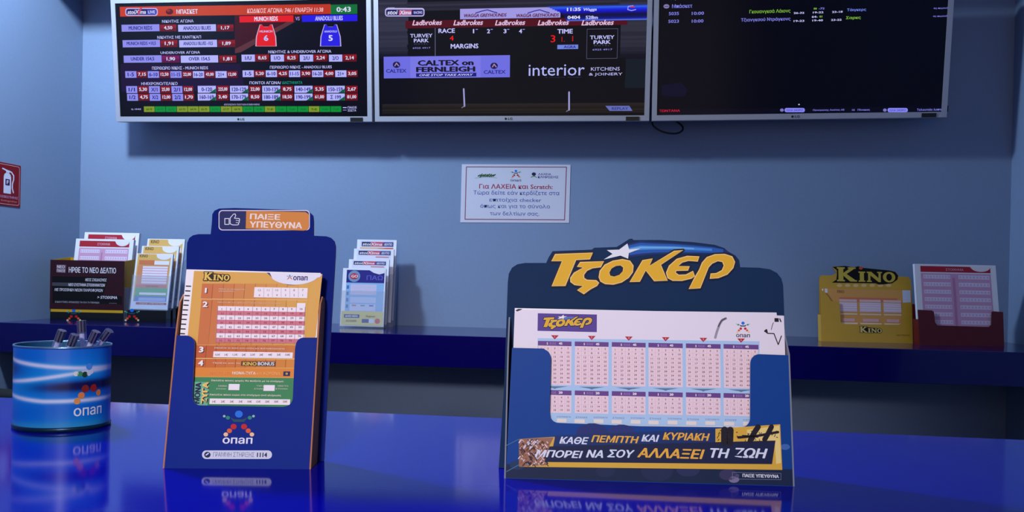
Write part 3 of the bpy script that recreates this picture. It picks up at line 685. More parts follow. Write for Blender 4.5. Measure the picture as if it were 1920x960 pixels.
pen((141, 627), (131, 652), .855, 'lowest, second from the left in the cup')
pen((152.5, 600.5), (155, 655), .878, 'upright and tallest in the middle of the cup')
pen((181, 621), (165, 655), .862, 'leaning right, second from the right in the cup')
pen((206, 619.5), (182, 652), .876, 'leaning right over the rim, rightmost in the cup')

# ------------------------------------------------------------ KINO leaflet stand
NB = (6, 40, 118)
A0 = at_z(308, 878, KZ); B0 = at_z(580, 880, KZ)
F = Frame(A0, atan2(B0.y-A0.y, B0.x-A0.x)); WK = (B0-A0).length
st = root('leaflet_stand', F.w(WK/2, .03, 0), 'tall dark blue cardboard leaflet stand with an orange thumbs-up tab, beside the cup', 'leaflet stand')
BROWN = mat('raw_cardboard', (176, 112, 78), .8, noise=.12, scale=300)
CARDB = mat('blue_card', (2, 36, 130), .6, noise=.05, scale=40, spec=.12); CUT = mat('cut_card_edge', (170, 170, 196), .7)
NAVYC = mat('navy_card', (1, 26, 112), .65, noise=.05, scale=40, spec=.08)
sb = .155; S = F.sheet(.031, sb)
out = [(333, 868), (340, 700), (349, 520), (350, 470), (351, 455), (355, 446), (362, 441), (372, 439), (395, 439), (397, 420), (398, 402), (402, 395), (411, 391), (440, 390), (570, 394), (580, 397), (587, 404), (588, 414), (588, 442), (612, 443), (621, 446), (627, 452), (629.5, 462), (629, 480), (618, 660), (607, 866)]
lo = [S.P(*p) for p in out]; lo[0] = (lo[0][0], 0.0005); lo[-1] = (lo[-1][0], 0.0005)
S.slab(lo, .003, NAVYC, BROWN, mat('card_back', (120, 120, 130), .7))
S.pp(rrect(410, 394, 581, 432, 7), ink(215, 205, 225), 1); S.pp(rrect(411.6, 395.8, 579.4, 430.4, 6), ink(12, 24, 92), 2)
S.pp([(462, 395.6), (573, 398), (578, 401), (579.5, 404), (579, 427), (576, 431), (570, 432.6), (461, 429)], ink(206, 128, 56), 3)
S.T('ΠΑΙΞΕ', 469, 401.5, 526, 412, ink(235, 215, 210), 4, .04); S.T('ΥΠΕΥΘΥΝΑ', 468.5, 416, 567, 428, ink(235, 215, 210), 4, .04)
th = [(432, 409), (438, 402), (441.5, 401.5), (442.5, 405), (440, 409.5), (449, 410), (450, 413), (448.5, 414.5), (449.5, 417), (447.5, 418.5), (448, 421), (446, 422), (437, 422), (432, 420)]
S.stroke(th, .0004, ink(215, 215, 235), 4, closed=True); S.stroke([(422, 410), (430, 410), (430, 421), (422, 421)], .0004, ink(215, 215, 235), 4, closed=True)
S.stroke([(443, 413.5), (448, 414)], .0003, ink(215, 215, 235), 4); S.stroke([(443, 417.5), (447, 418)], .0003, ink(215, 215, 235), 4)
S.mb.build('back_panel', st)
# front pocket
sf = .19; S = F.sheet(0, sf)
def arc(cx, cy, r, a0, a1, n=6, ry=None): return [(cx+r*cos(radians(a0+(a1-a0)*i/n)), cy-(ry or r)*sin(radians(a0+(a1-a0)*i/n))) for i in range(n+1)]
out = [(308, 878), (330, 629)]+arc(349, 644, 16, 90, 8, 6, 15)+[(361, 738)]+arc(375, 744, 14, 180, 265, 6, 16)+[(530, 763)]+arc(534, 745, 15, 280, 360, 6, 17)+[(553, 655)]+arc(569, 650, 15, 165, 90, 6, 17)+[(595, 633), (580, 880)]
lo = [S.P(*p) for p in out]; lo[0] = (0, 0); lo[-1] = (WK, 0)
S.slab(lo, .0015, CARDB, CUT, BROWN)
figure(S, 448, 795, 46, 1)
S.T('опап', 417.5, 820.5, 473.5, 832, ink(225, 225, 240), 1, .02)
S.pp(rrect(379, 844.5, 510, 860.5, 7.5), ink(205, 208, 230), 1); S.disc(389, 852.5, 6, ink(20, 30, 90), 2, 5.5); S.stroke([(387, 853), (391, 850)], .0006, ink(215, 215, 240), 3)
S.T('ΓΡΑΜΜΗ ΣΤΗΡΙΞΗΣ', 400, 848, 477, 856.5, ink(120, 124, 165), 2, 0); S.T('1114', 482, 848.5, 501, 857, ink(20, 24, 80), 2, .04)
S.mb.build('front_pocket', st)
for nm, x in (('l', -.0015), ('r', WK)):
    k = MB(); pr = [(.0, 0), (.031, 0), (.031+sb*.165, .165), (.028+sb*.165, .172), (.044, .174), (.034, .166), (sf*.135, .135)]
    A = [F.w(x, y, z) for y, z in pr]; Bp = [F.w(x+.0015, y, z) for y, z in pr]; n = len(pr)
    k.add(A+Bp, [tuple(range(n))[::-1], tuple(range(n, 2*n))]+[(i, (i+1) % n, (i+1) % n+n, i+n) for i in range(n)], BROWN); k.build('side_panel', st)
k = MB(); k.box((.0015, .002, .0005), (WK-.0015, .030, .002), BROWN, F); k.build('base_panel', st)

# its slips
S = F.sheet(.0042, .20); OR = (218, 164, 82)
sl = root('slip_stack', F.w(WK/2, .01, .002), 'stack of tall orange and yellow lottery slips standing in the blue leaflet stand', 'lottery slips')
t_ = S.P(350, 505); t2 = S.P(607, 512); z0 = .0038
a0, a1 = .0012, WK-.0012
S.slab([(a0, z0), (a1, z0), (a1-.0002, t2[1]), (a0+.0003, t_[1])], .006, WHITEP)
S.pp([(364, 508), (604.5, 514), (592, 630), (552, 800), (350, 800), (345, 700)], ink(*OR), 1)
for i in range(10):                                       # printed fade towards yellow at the right edge
    t = i/9
    S.R(378+i*20, 532, 399+i*20, 560, ink(int(202+t*16), int(112+t*54), int(68+t*16)), 2)
    S.R(374+i*20, 562, 395+i*20, 646, ink(int(202+t*16), int(114+t*52), int(66+t*16)), 2)
    S.R(367+i*18.8, 647.5, 387+i*18.8, 671, ink(int(192+t*10), int(92+t*28), int(52+t*8)), 2)
    S.R(366+i*18.8, 673, 386+i*18.8, 689, ink(int(200+t*12), int(100+t*34), int(48+t*8)), 2)
S.stroke([(377, 560.8), (577, 563)], .0003, ink(235, 190, 130), 3); S.stroke([(368, 672), (552, 673.5)], .0003, ink(235, 200, 130), 3)
n = 15
S.pp([(506, 511.5), (604, 514.5), (600, 520)]+[(552+46*cos(radians(a)), 514+20*sin(radians(a))) for a in range(20, 160, 12)], ink(226, 224, 240), 3)
S.pp([(500, 511.2), (508, 511.5), (520, 524), (540, 533), (556, 535), (540, 534.5), (518, 527)], ink(60, 60, 120), 2)
figure(S, 543.5, 520.5, 9, 4); S.T('опап', 550, 518, 577, 526, ink(50, 50, 120), 4, .03)
kino_logo(S, 383, 511, 431, 526, 4, ink(228, 190, 90), ink(40, 26, 18), .0009)
S.T('ΚΑΘΕ 5 ΛΕΠΤΑ ΚΛΗΡΩΣΗ', 388, 529, 422, 530.8, ink(240, 220, 150), 4)
WI = ink(240, 226, 214); DK = ink(130, 96, 104); NW = ink(238, 228, 236)
for t, x0, y0, x1, y1 in (('1', 382, 540, 391, 549.5), ('2', 379, 565.5, 391.5, 576), ('3', 372, 650, 384, 661), ('4', 370, 675.5, 384, 686)):
    S.T(t, x0+1.5, y0+1, x1+1.5, y1+1, ink(110, 60, 50), 4, .05); S.T(t, x0, y0, x1, y1, ink(240, 234, 240), 5, .05)
S.T('Παίξτε σε συνεχόμενες', 411, 541.5, 460, 544, WI, 4, .01); S.T('κληρώσεις', 411, 545.2, 440, 547.6, WI, 4, .01)
S.R(477, 539.5, 577, 558.5, NW, 4)
for r_ in range(2):
    for c in range(6): 
        x = 484+c*16.2; y = 542.6+r_*9.2; S.T(str(12-r_*6-c), x, y, x+6, y+3.6, DK, 5)
        if c: S.stroke([(x-5, 540.5), (x-5.2, 557)], .00012, ink(190, 170, 190), 5)
S.T('Επιλέξτε από τους αριθμούς ή Τυχαία Παιχνίδια ή Συστήματα', 409, 566.8, 526, 569.8, ink(242, 206, 180), 4, .015)
S.R(557, 568.5, 573, 577, NW, 4)
for r_ in range(8):
    y = 575.5+r_*8.45; sh_ = -r_*.55
    S.R(409+sh_, y, 573+sh_*.6, y+8.45, NW if r_ % 2 == 0 else ink(206, 116, 132), 4 + (r_ % 2))
    for c in range(10):
        x = 414.5+sh_+c*16.35; S.T(str(r_*10+c+1), x, y+2.6, x+(4 if r_ == 0 and c < 9 else 7), y+6.0, DK if r_ % 2 == 0 else ink(140, 50, 80), 7)
for c in range(11): S.stroke([(409+c*16.35, 576), (405.5+c*16.3, 642)], .00012, ink(186, 140, 160), 8)
S.T('Επιλέξτε το ποσό ανά στήλη και πολλαπλασιαστή', 403, 651.5, 534, 655.5, ink(240, 214, 196), 4, .015)
S.R(400.5, 660, 549.5, 671, NW, 4)
for i, t in enumerate(('0,5', '1', '1,5', '2', '2,5', '3', '4', '5', '10')): S.T(t+'€', 404+i*16.4, 663.3, 413+i*16.4, 667.3, DK, 5, .01)
S.T('Παίξτε και το', 400, 679.5, 451, 682.5, WI, 4, .01); S.R(452.5, 677.5, 516.5, 686.5, ink(90, 60, 40), 4)
S.T('KINO', 456, 678.8, 482, 685.6, ink(232, 196, 90), 5, .03); S.T('BONUS', 484, 678.8, 515, 685.6, ink(222, 222, 235), 5, .03)
S.R(365, 690, 551, 706.8, ink(222, 134, 52), 2); S.T('ΠΑΙΞΤΕ ΣΤΟ', 393, 697, 434, 702.4, ink(236, 150, 90), 4, .02); S.T('ΜΟΝΑ-ΖΥΓΑ', 436, 697, 480, 702.4, WI, 4, .03); S.T('και ΚΟΡΩΝΑ', 482, 697.6, 526, 703, ink(240, 180, 110), 4, .02)
S.R(531.5, 696.5, 544, 705, ink(26, 30, 92), 4); S.disc(538, 700.8, 2.4, ink(190, 150, 60), 5, 2.2)
S.pp([(364, 707), (551, 709), (548, 775), (358, 775)], ink(58, 132, 84), 2); S.R(361, 716, 391, 770, ink(104, 176, 150), 3)
S.T('ΜΟΝΑ', 365.5, 717, 376.5, 757, ink(20, 30, 70), 4, .06, 0, True); S.T('ΖΥΓΑ', 379, 716, 390, 757, ink(236, 200, 110), 5, .06, 0, True); S.T('ΖΥΓΑ', 381, 717, 391.5, 758, ink(30, 30, 40), 4, .09, 0, True)
S.T('Επιλέξτε πόσες φορές θα παίξετε με το στοίχημα', 397, 712.5, 532, 716.5, WI, 4, .02)
S.R(429, 720, 449.5, 731.5, NW, 4); S.R(494.5, 722, 515.5, 733, NW, 4)
for t, x in (('ΜΟΝΑ', 410), ('ΖΥΓΑ', 481), ('ΜΟΝΑ/ΖΥΓΑ', 521)): S.T(t, x, 722.5, x+(16 if x < 500 else 20), 725, WI, 4); S.T('ΣΤΗΛΗ', x-4, 728, x+(14 if x < 500 else 18), 730.3, WI, 4)
S.T('Επιλέξτε πόσα ευρώ στο στοίχημα ανά κλήρωση', 394, 739, 527, 743, WI, 4, .02)
S.R(393.5, 748, 544.5, 758.5, NW, 4)
for i, t in enumerate(('1', '2', '3', '5', '10', '15', '20', '30', '50')): S.T(t+'€', 398+i*16.6, 751, 406+i*16.6, 755, DK, 5, .01)
for i in range(11): S.stroke([(349.5-i*1.15, 536.5+i*8.9), (357.5-i*1.15, 536.8+i*8.9)], .0006, ink(24, 20, 34), 2)
S.mb.build('slips', sl)

# ------------------------------------------------------------ TZOKER stand
A0 = at_z(948, 897, KZ); B0 = at_z(1487, 912, KZ)
F = Frame(A0, atan2(B0.y-A0.y, B0.x-A0.x)); WT = (B0-A0).length
st = root('leaflet_stand', F.w(WT/2, .03, 0), 'wide dark teal cardboard leaflet stand with big gold lettering and a shooting star', 'leaflet stand')
TEAL = mat('teal_card', (20, 46, 82), .65, noise=.06, scale=40, spec=.1); FR_ = mat('royal_blue_card', (8, 62, 138), .55, noise=.06, scale=40, spec=.15)
sb = .062; S = F.sheet(.038, sb, eps=.00015)
out = [(935, 878), (945, 730), (951, 560), (952, 530), (954, 513), (960, 502), (970, 495.5), (984, 493), (1024, 493), (1029, 482), (1036, 471), (1110, 468), (1114, 464.5), (1156, 463), (1166, 457), (1180, 448), (1185, 447.5), (1188, 450), (1240, 450), (1300, 454), (1340, 459), (1358, 465), (1366, 472), (1379, 479), (1386, 488), (1388, 501), (1424, 502), (1444, 505), (1457, 512), (1465, 522), (1468.5, 535), (1471, 600), (1482, 865)]
lo = [S.P(*p) for p in out]; lo[0] = (lo[0][0], .0005); lo[-1] = (lo[-1][0], .0005)
S.slab(lo, .003, TEAL, mat('dark_card_edge', (90, 100, 120), .7), mat('card_back', (120, 120, 130), .7))
for i, (c, t0, t1) in enumerate((((12, 40, 100), 0, 1), ((22, 84, 170), .12, .86), ((58, 130, 205), .3, .62), ((104, 170, 225), .38, .52))):
    up = [c5(950, 106), c5(1040, 84), c6(60, 92), c6(200, 97), c6(350, 110), c6(480, 124), c6(560, 140), c6(600, 160)]
    dn = [c5(960, 200), c5(1040, 190), c6(60, 180), c6(200, 176), c6(350, 176), c6(480, 176), c6(560, 174), c6(600, 168)]
    e0 = [(a[0]+(b[0]-a[0])*t0, a[1]+(b[1]-a[1])*t0) for a, b in zip(up, dn)]; e1 = [(a[0]+(b[0]-a[0])*t1, a[1]+(b[1]-a[1])*t1) for a, b in zip(up, dn)]
    n = 8-i*1
    S.pp(e0[:n]+e1[:n][::-1], ink(*c), 1+i)
tz_logo(S, 6); S.pp(STAR, ink(224, 226, 236), 9)
S.mb.build('back_panel', st)
sf = .17; S = F.sheet(0, sf, eps=.00015)
out = [(948, 897), (960, 652), (1020, 653.5)]+arc(1018, 672, 15, 75, 0, 5, 17)+[(1030.5, 774)]+arc(1048, 776, 17, 180, 265, 6, 17)+[(1200, 799), (1388, 801.5)]+arc(1391, 784, 15.5, 280, 360, 6, 17)+[(1406.8, 684)]+arc(1424, 681, 17, 175, 90, 6, 17)+[(1478, 666), (1487, 912)]
lo = [S.P(*p) for p in out]; lo[0] = (0, 0); lo[-1] = (WT, 0)
S.slab(lo, .0015, FR_, CUT, mat('card_back', (120, 120, 130), .7))
# darker printed foot of the pocket and soft printed circles
S.pp([(949, 870), (1485.3, 880), (1486.4, 911), (948.6, 896)], ink(10, 30, 66), 1)
for x, y, r, c in ((1110, 812, 30, (30, 44, 108)), (1165, 812, 26, (34, 48, 112)), (1135, 884, 18, (24, 36, 76)), (1232, 884, 30, (26, 36, 76)), (1290, 880, 22, (34, 42, 86)), (1365, 890, 17, (50, 48, 90)), (1376, 899, 10, (120, 110, 150)), (1472, 838, 9, (60, 100, 170)), (1138, 832, 14, (84, 80, 130)), (970, 872, 14, (20, 50, 90))): S.disc(x, y, r, ink(*c), 2, r*.62)
S.pp([(1341, 804), (1462.5, 795.5), (1466.5, 881), (973, 875), (973, 823), (1040, 819), (1040, 838), (1341, 830)], ink(214, 168, 62), 3)
S.pp([(1400, 806), (1461, 798), (1464, 868), (1455, 870), (1452, 826), (1400, 826)], ink(232, 206, 128), 4)
S.pp([(973, 823), (1038, 820), (1030, 836), (1022, 864), (1028, 872), (973, 875)], ink(150, 104, 84), 4)
random.seed(11)
for i in range(150):
    x = 974+random.random()*52; y = 823+random.random()*48; l = 3+random.random()*8
    S.stroke([(x, y), (min(1030, x+l*.4*random.choice((-1, 1))), y+l*.5)], .0003+random.random()*.0004, ink(*random.choice(((60, 30, 30), (220, 190, 180), (206, 204, 226), (140, 80, 50), (40, 36, 60)))), 5)
S.pp([(1041, 817), (1341, 804), (1341, 830.5), (1036, 842)], ink(14, 44, 100), 5)
S.pp([(1030, 837), (1453.5, 826), (1447, 870), (1021, 866)], ink(14, 26, 66), 6)
for a, b, c, d in ((1353, 806, 1374, 829, ), (1403, 826, 1421, 799), (1434, 824, 1446, 799)):
    pass
for pts_, wd in (([(1358, 806), (1358, 829)], .0034), ([(1369, 806), (1368, 830)], .0032), ([(1406, 826), (1413, 812), (1421, 800)], .0026), ([(1433, 824), (1440, 812), (1446, 800)], .0024), ([(1384, 820), (1420, 817), (1458, 810)], .0012), ([(1392, 817), (1420, 819)], .0008)):
    S.stroke(pts_, wd, ink(24, 18, 34), 7)
for i in range(40):
    x = 1345+random.random()*40 if i % 2 else 1395+random.random()*60; y = 805+random.random()*20
    S.stroke([(x, y), (x+random.uniform(-3, 3), y+random.uniform(-4, 5))], .0003, ink(40, 28, 40), 8)
WT_ = ink(214, 220, 240); GD = ink(232, 172, 66)
for t, x0, x1, y0, y1, c in (('ΚΑΘΕ', 1048.5, 1104, 819, 832.5, WT_), ('ΠΕΜΠΤΗ', 1108, 1198, 817, 830, GD), ('ΚΑΙ', 1202, 1236, 815, 828, WT_), ('ΚΥΡΙΑΚΗ', 1242, 1330.5, 811.5, 825.5, GD),
                          ('ΜΠΟΡΕΙ', 1003, 1093, 844, 858, WT_), ('ΝΑ', 1098, 1131, 843.5, 858, WT_), ('ΣΟΥ', 1138, 1190, 843, 858, WT_), ('ΑΛΛΑΞΕΙ', 1194, 1321, 841, 859, GD), ('ΤΗ', 1331, 1368, 840.5, 858.5, WT_), ('ΖΩΗ', 1373, 1439, 840, 858.5, WT_)):
    S.T(t, x0, y0, x1, y1, c, 9, .035, .28)
S.stroke([(1373, 885.5), (1464, 887.5), (1464, 899.5), (1373, 898)], .0002, ink(110, 120, 150), 3, closed=True)
S.T('ΠΑΙΞΕ ΥΠΕΥΘΥΝΑ', 1392, 889, 1460, 895.5, ink(210, 212, 230), 3, .04); S.disc(1382, 892, 4, ink(70, 70, 110), 3, 3.5)
S.stroke([(950, 835), (972, 824)], .0004, ink(60, 110, 150), 3); S.stroke([(950, 884), (972, 872)], .0004, ink(60, 110, 150), 3)
S.mb.build('front_pocket', st)
for x in (-.0015, WT):
    k = MB(); pr = [(0, 0), (.038, 0), (.038+sb*.15, .15), (.036+sb*.15, .157), (.040, .155), (.036, .146), (sf*.127, .127)]
    A = [F.w(x, y, z) for y, z in pr]; Bp = [F.w(x+.0015, y, z) for y, z in pr]; n = len(pr)
    k.add(A+Bp, [tuple(range(n))[::-1], tuple(range(n, 2*n))]+[(i, (i+1) % n, (i+1) % n+n, i+n) for i in range(n)], mat('grey_card_side', (120, 124, 140), .7)); k.build('side_panel', st)
k = MB(); k.box((.0015, .002, .0005), (WT-.0015, .037, .002), mat('grey_card_side', (120, 124, 140), .7), F); k.build('base_panel', st)

# slips in it
sl = root('slip_stack', F.w(WT/2, .012, .002), 'stack of wide white lottery slips with pink number grids in the teal stand', 'lottery slips')
S = F.sheet(.0062, .168, eps=.00012)
tl = S.P(965, 580); tr = S.P(1470, 592); t3 = S.P(1456, 586)
pk = F.sheet(.0088, .168, eps=.00012); pk.slab([(.006, .003), (WT-.006, .003), (WT-.0075, tl[1]+.0012), (.0048, tl[1]+.0012)], .0045, WHITEP); pk.mb.build('rear_slips', sl)
S.slab([(.003, .003), (WT-.002, .003), tr, (t3[0], tr[1]+.0002), t3, (tl[0]+.004, tl[1]), (tl[0]+.0015, tl[1]-.001), (tl[0], tl[1]-.004)], .0022, ink(226, 218, 232))
S.pp([(966, 582), (972, 579), (980, 579.4), (976, 581.5), (970, 584)], ink(50, 40, 60), 1)
ln = lambda x, y: y+.0175*(x-1040)
S.pp([(1008, 634), (1424, 640), (1424, 800), (1008, 796)], ink(168, 198, 232), 1)
S.R(1008, 588.5, 1119, 621.5, ink(84, 62, 142), 1)
def mini(p): return (1019+(p[0]-1034)*.265, 594+(p[1]-470)*.29)
S.pp([(1046, 596), (1054, 594), (1078, 594), (1098, 599), (1074, 599), (1052, 600)], ink(90, 110, 190), 2); S.pp([mini(p) for p in STAR], ink(230, 230, 240), 3)
tz_logo(S, 4, mini, .0006)
cols_ = [(1008.6, 1071.5), (1077.6, 1141), (1147, 1210.5), (1215.7, 1280), (1286, 1351), (1356.6, 1422)]
PN = ink(232, 206, 216); PU = ink(104, 66, 136); ND = ink(126, 74, 92); GR = ink(208, 160, 178)
for ci, (x0, x1) in enumerate(cols_):
    xm = (x0+x1)/2
    yt = ln(xm, 628.5); S.pp([(xm-7, yt), (xm+7.5, yt+.2), (xm, yt+8)], ink(178, 30, 52), 2); S.T(str(ci+1), xm-1, yt+1.3, xm+1.2, yt+4.6, PN, 3)
    for (h0, h1, g1, rows, tt) in ((639.8, 648.4, 721.5, 9, '45'), (731.6, 740.5, 774, 4, '20')):
        y0 = ln(xm, h0); y1 = ln(xm, h1); y2 = ln(xm, g1)
        S.R(x0, y0, x1, y1, PU, 2); S.T('5' if tt == '45' else '1', xm-15, y0+2.2, xm-12.5, y1-2.2, NW, 3, .04); S.T('ΕΩΣ', xm-9, y0+2.5, xm+3, y1-2.5, ink(170, 140, 200), 3); S.T(tt, xm+7, y0+2.2, xm+15, y1-2.2, NW, 3, .05)
        S.R(x0+.3, y1, x1-.3, y2, PN, 2)
        dx = (x1-x0)/5; dy = (y2-y1-2)/rows
        for r_ in range(rows):
            for c in range(5):
                n_ = r_*5+c+1; x = x0+dx*(c+.5); y = y1+1+dy*(r_+.5); w_ = 1.3 if n_ < 10 else 2.9
                S.T(str(n_), x-w_, y-1.9, x+w_, y+1.5, ND, 4, .01)
        for c in range(1, 5): S.stroke([(x0+dx*c, y1+.6), (x0+dx*c, y2-.6)], .00009, GR, 3)
        for r_ in range(1, rows): S.stroke([(x0+1, y1+1+dy*r_), (x1-1, y1+1+dy*r_)], .00005, GR, 3)
    y = ln(xm, 725); S.pp([(xm-24, y-1), (xm+24, y-.6), (xm+4, y+2.6), (xm, y+4.2), (xm-4, y+2.4)], ink(92, 122, 152), 2)
    y = ln(xm, 780); S.T('ΣΤΗΛΕΣ', xm-30, y, xm-8, y+2.6, ink(80, 80, 130), 2); S.T('ΣΥΣΤΗΜΑΤΑ', xm+4, y+.3, xm+30, y+2.8, ink(80, 80, 130), 2)
    S.R(xm-32, y+5, xm-13, y+12, ink(226, 216, 214), 2); S.R(xm+4, y+5, xm+22, y+12, ink(226, 216, 214), 2)
S.stroke([(1341, 633), (1344, 622), (1349, 608), (1354, 600), (1361, 597)], .0012, ink(150, 146, 160), 2); S.stroke([(1347, 612), (1352, 602), (1360, 597)], .0007, ink(80, 76, 90), 3)
figure(S, 1393, 614, 20, 2); S.T('опап', 1380, 626.5, 1406, 632.5, ink(50, 46, 90), 2, .02)
IK = ink(26, 20, 36)
S.stroke([(1434, 621), (1439, 625), (1451, 625.5), (1459, 646), (1461, 641), (1465, 630)], .0005, IK, 2); S.stroke([(1434, 621), (1437, 618.5), (1438, 623)], .0008, IK, 2)
S.stroke([(1446, 618), (1448, 610), (1450, 605)], .0003, IK, 2); S.R(1452, 596.5, 1460, 603.5, IK, 2); S.stroke([(1462, 598), (1464, 603)], .0006, IK, 2)
S.mb.build('front_slip', sl)

# ------------------------------------------------------------ things on the wall shelf
def shelf_frame(p0, p1):
    a = at_z(*p0, SZ); b = at_z(*p1, SZ); return Frame(a, atan2(b.y-a.y, b.x-a.x)), (b-a).length
def star_mark(S, x, y, h, k): figure(S, x, y, h, k)
def pink_slip(S, k=1, rows=6):
    S.N(.07, .025, .93, .10, ink(176, 36, 56), k); S.NP([(.68, .024), (.93, .024)]+[(.81+.12*cos(radians(a)), .025+.062*sin(radians(a))) for a in range(10, 180, 17)], NW, k+1); S.NT('ΣΤΟΙΧΗΜΑ', .38, .05, .60, .08, ink(228, 170, 190), k+1, .02)
    S.N(.07, .115, .93, .99, ink(214, 158, 194), k)
    n = rows; 
    for i in range(n):
        y = .135+i*(.85/n); h = .44/n
        for x0, x1 in ((.10, .43), (.53, .91)):
            S.N(x0, y, x1, y+h, ink(234, 214, 236), k+1)
            m_ = 9
            for j in range(m_): S.N(x0+(x1-x0)*(j+.25)/m_, y+h*.25, x0+(x1-x0)*(j+.75)/m_, y+h*.75, ink(214, 178, 214), k+2)
    S.N(.455, .17, .485, .98, ink(196, 130, 172), k+1)
PADEDGE = mat('paper_edges', (214, 214, 230), .7, noise=.06, scale=400)
def pad(F, x0, x1, y0, slope, z0, z1, th, draw, label, group=None, front=WHITEP, skew=0):
    S = F.sheet(y0, slope, eps=.00025); c = math.sqrt(1+slope*slope)
    S.box = (x0, z0*c, x1, z1*c)
    S.slab([(x0, z0*c), (x1, z0*c), (x1, z1*c), (x0, z1*c)], th, front, PADEDGE)
    draw(S)
    return tag(S.mb.build('slip_stack', loc=F.w((x0+x1)/2, y0+slope*z0, z0)), label, 'lottery slips', group)

# --- dark box with pink slips in the corner
F, Wd = shelf_frame((93, 600), (232, 603)); print('RED BOX', F.o, Wd, math.degrees(F.a))
S0 = F.sheet(0, 0); hA = S0.P(97, 487)[1]; hB = S0.P(99, 577)[1]
bx = root('slip_box', F.w(Wd/2, .06, 0), 'dark maroon fronted slip box with yellow lining, in the left corner of the shelf', 'slip box')
YEL = mat('yellow_card', (206, 156, 20), .5, noise=.05)
k = MB(); k.box((.0015, .0, 0), (Wd-.0015, .003, hB), mat('smoked_acrylic', (16, 12, 10), .12, coat=.5), F); k.box((.0015, .003, 0), (Wd-.0015, .12, .003), mat('smoked_acrylic', (16, 12, 10), .12, coat=.5), F); k.build('base', bx)
DKM = mat('maroon_label', (50, 8, 18), .3, coat=.2)
S = F.sheet(-.0012, 0, eps=.0003)
hY = hB-.004
S.slab([(.0, hY), (Wd, hY), (Wd, hA), (.0, hA)], .0011, DKM, YEL)
q = lambda x, y: (80+x/4.8, 420+y/4.8)
S.pp([q(86, 470), q(590, 478), q(545, 640), q(715, 650), q(715, 722), q(90, 712)], ink(10, 7, 14), 1)
S.pp([q(86, 525), q(568, 535), q(560, 565), q(86, 556)], ink(70, 66, 74), 2)
WL = ink(224, 214, 224)
S.pp([q(125, 365), q(212, 368), q(205, 440), q(125, 436)], ink(120, 84, 100), 2); S.T('ΝΕΟ', *q(132, 372), *q(200, 398), WL, 3, .02); S.T('ΠΑΙΞΕ', *q(130, 408), *q(205, 432), WL, 3, .02)
S.T('ΗΡΘΕ ΤΟ ΝΕΟ ΔΕΛΤΙΟ', *q(236, 390), *q(662, 442), WL, 3, .03)
S.T('ΝΕΟΣ ΣΧΕΔΙΑΣΜΟΣ', *q(385, 490), *q(578, 516), WL, 3, .02, .2); S.T('ΝΕΟ ΣΥΣΤΗΜΑ ΣΤΟΙΧΗΜΑΤΩΝ', *q(232, 536), *q(562, 562), WL, 3, .03, .2)
S.T('ΜΕ ΠΡΟΣΘΗΚΗ ΝΕΩΝ ΠΛΗΡΟΦΟΡΙΩΝ', *q(108, 580), *q(543, 608), WL, 3, .02, .2); S.T('> STOIXIMA', *q(492, 648), *q(672, 674), WL, 3, .03, .2)
S.T('ΟΙ ΚΑΛΥΤΕΡΕΣ ΑΠΟΔΟΣΕΙΣ ΓΙΑ ΟΛΑ ΤΑ ΠΑΙΧΝΙΔΙΑ', *q(112, 696), *q(512, 712), ink(190, 180, 190), 3); S.T('ΣΤΟΙΧΗΜΑ', *q(600, 710), *q(668, 717), ink(160, 150, 160), 3)
S.mb.build('printed_label', bx)
S = F.sheet(-.0005, 0, eps=.0003); S.rect(.004, hB-.014, Wd-.003, hB-.004, YEL, 1); figure(S, 138.5, 591, 22, 1); S.mb.build('base_strip', bx)
for x in (.0, Wd-.0015):
    k = MB(); k.box((x, .003, .0), (x+.0015, .115, hA*.55), ACRYL, F); k.build('clear_side', bx)
for x in (.0018, Wd-.0033):
    k = MB(); A = [(x, .003, hA*.56), (x, .115, hA*.56), (x, .115, hA*1.06), (x, .003, hA)]; B_ = [(p[0]+.0015, p[1], p[2]) for p in A]
    k.add([F.w(*p) for p in A+B_], [(3, 2, 1, 0), (4, 5, 6, 7), (0, 1, 5, 4), (1, 2, 6, 5), (2, 3, 7, 6), (3, 0, 4, 7)], YEL); k.build('yellow_side', bx)
k = MB(); k.box((.0033, .112, .003), (Wd-.0033, .115, hA*1.05), YEL, F)
k.build('yellow_back', bx)
print('h', hA, hB)
z1 = F.sheet(.03, .12).P(200, 447)[1]; z2 = F.sheet(.07, .12).P(215, 435)[1]
xa, xb = F.sheet(.05, .12).P(146, 450)[0], F.sheet(.05, .12).P(254, 450)[0]
pad(F, max(.006, xa), min(Wd-.006, xb), .030, .15, .0056, z1*.985, .014, lambda S: pink_slip(S, 1, 10), 'front stack of pink and white betting slips in the maroon fronted corner box', 'pink slips in the corner box')
xa, xb = F.sheet(.08, .12).P(162, 438)[0], F.sheet(.08, .12).P(268, 438)[0]
pad(F, max(.006, xa), min(Wd-.006, xb), .060, .15, .0056, z2*.985, .014, lambda S: pink_slip(S, 1, 10), 'rear, taller stack of pink and white slips in the maroon fronted corner box', 'pink slips in the corner box')

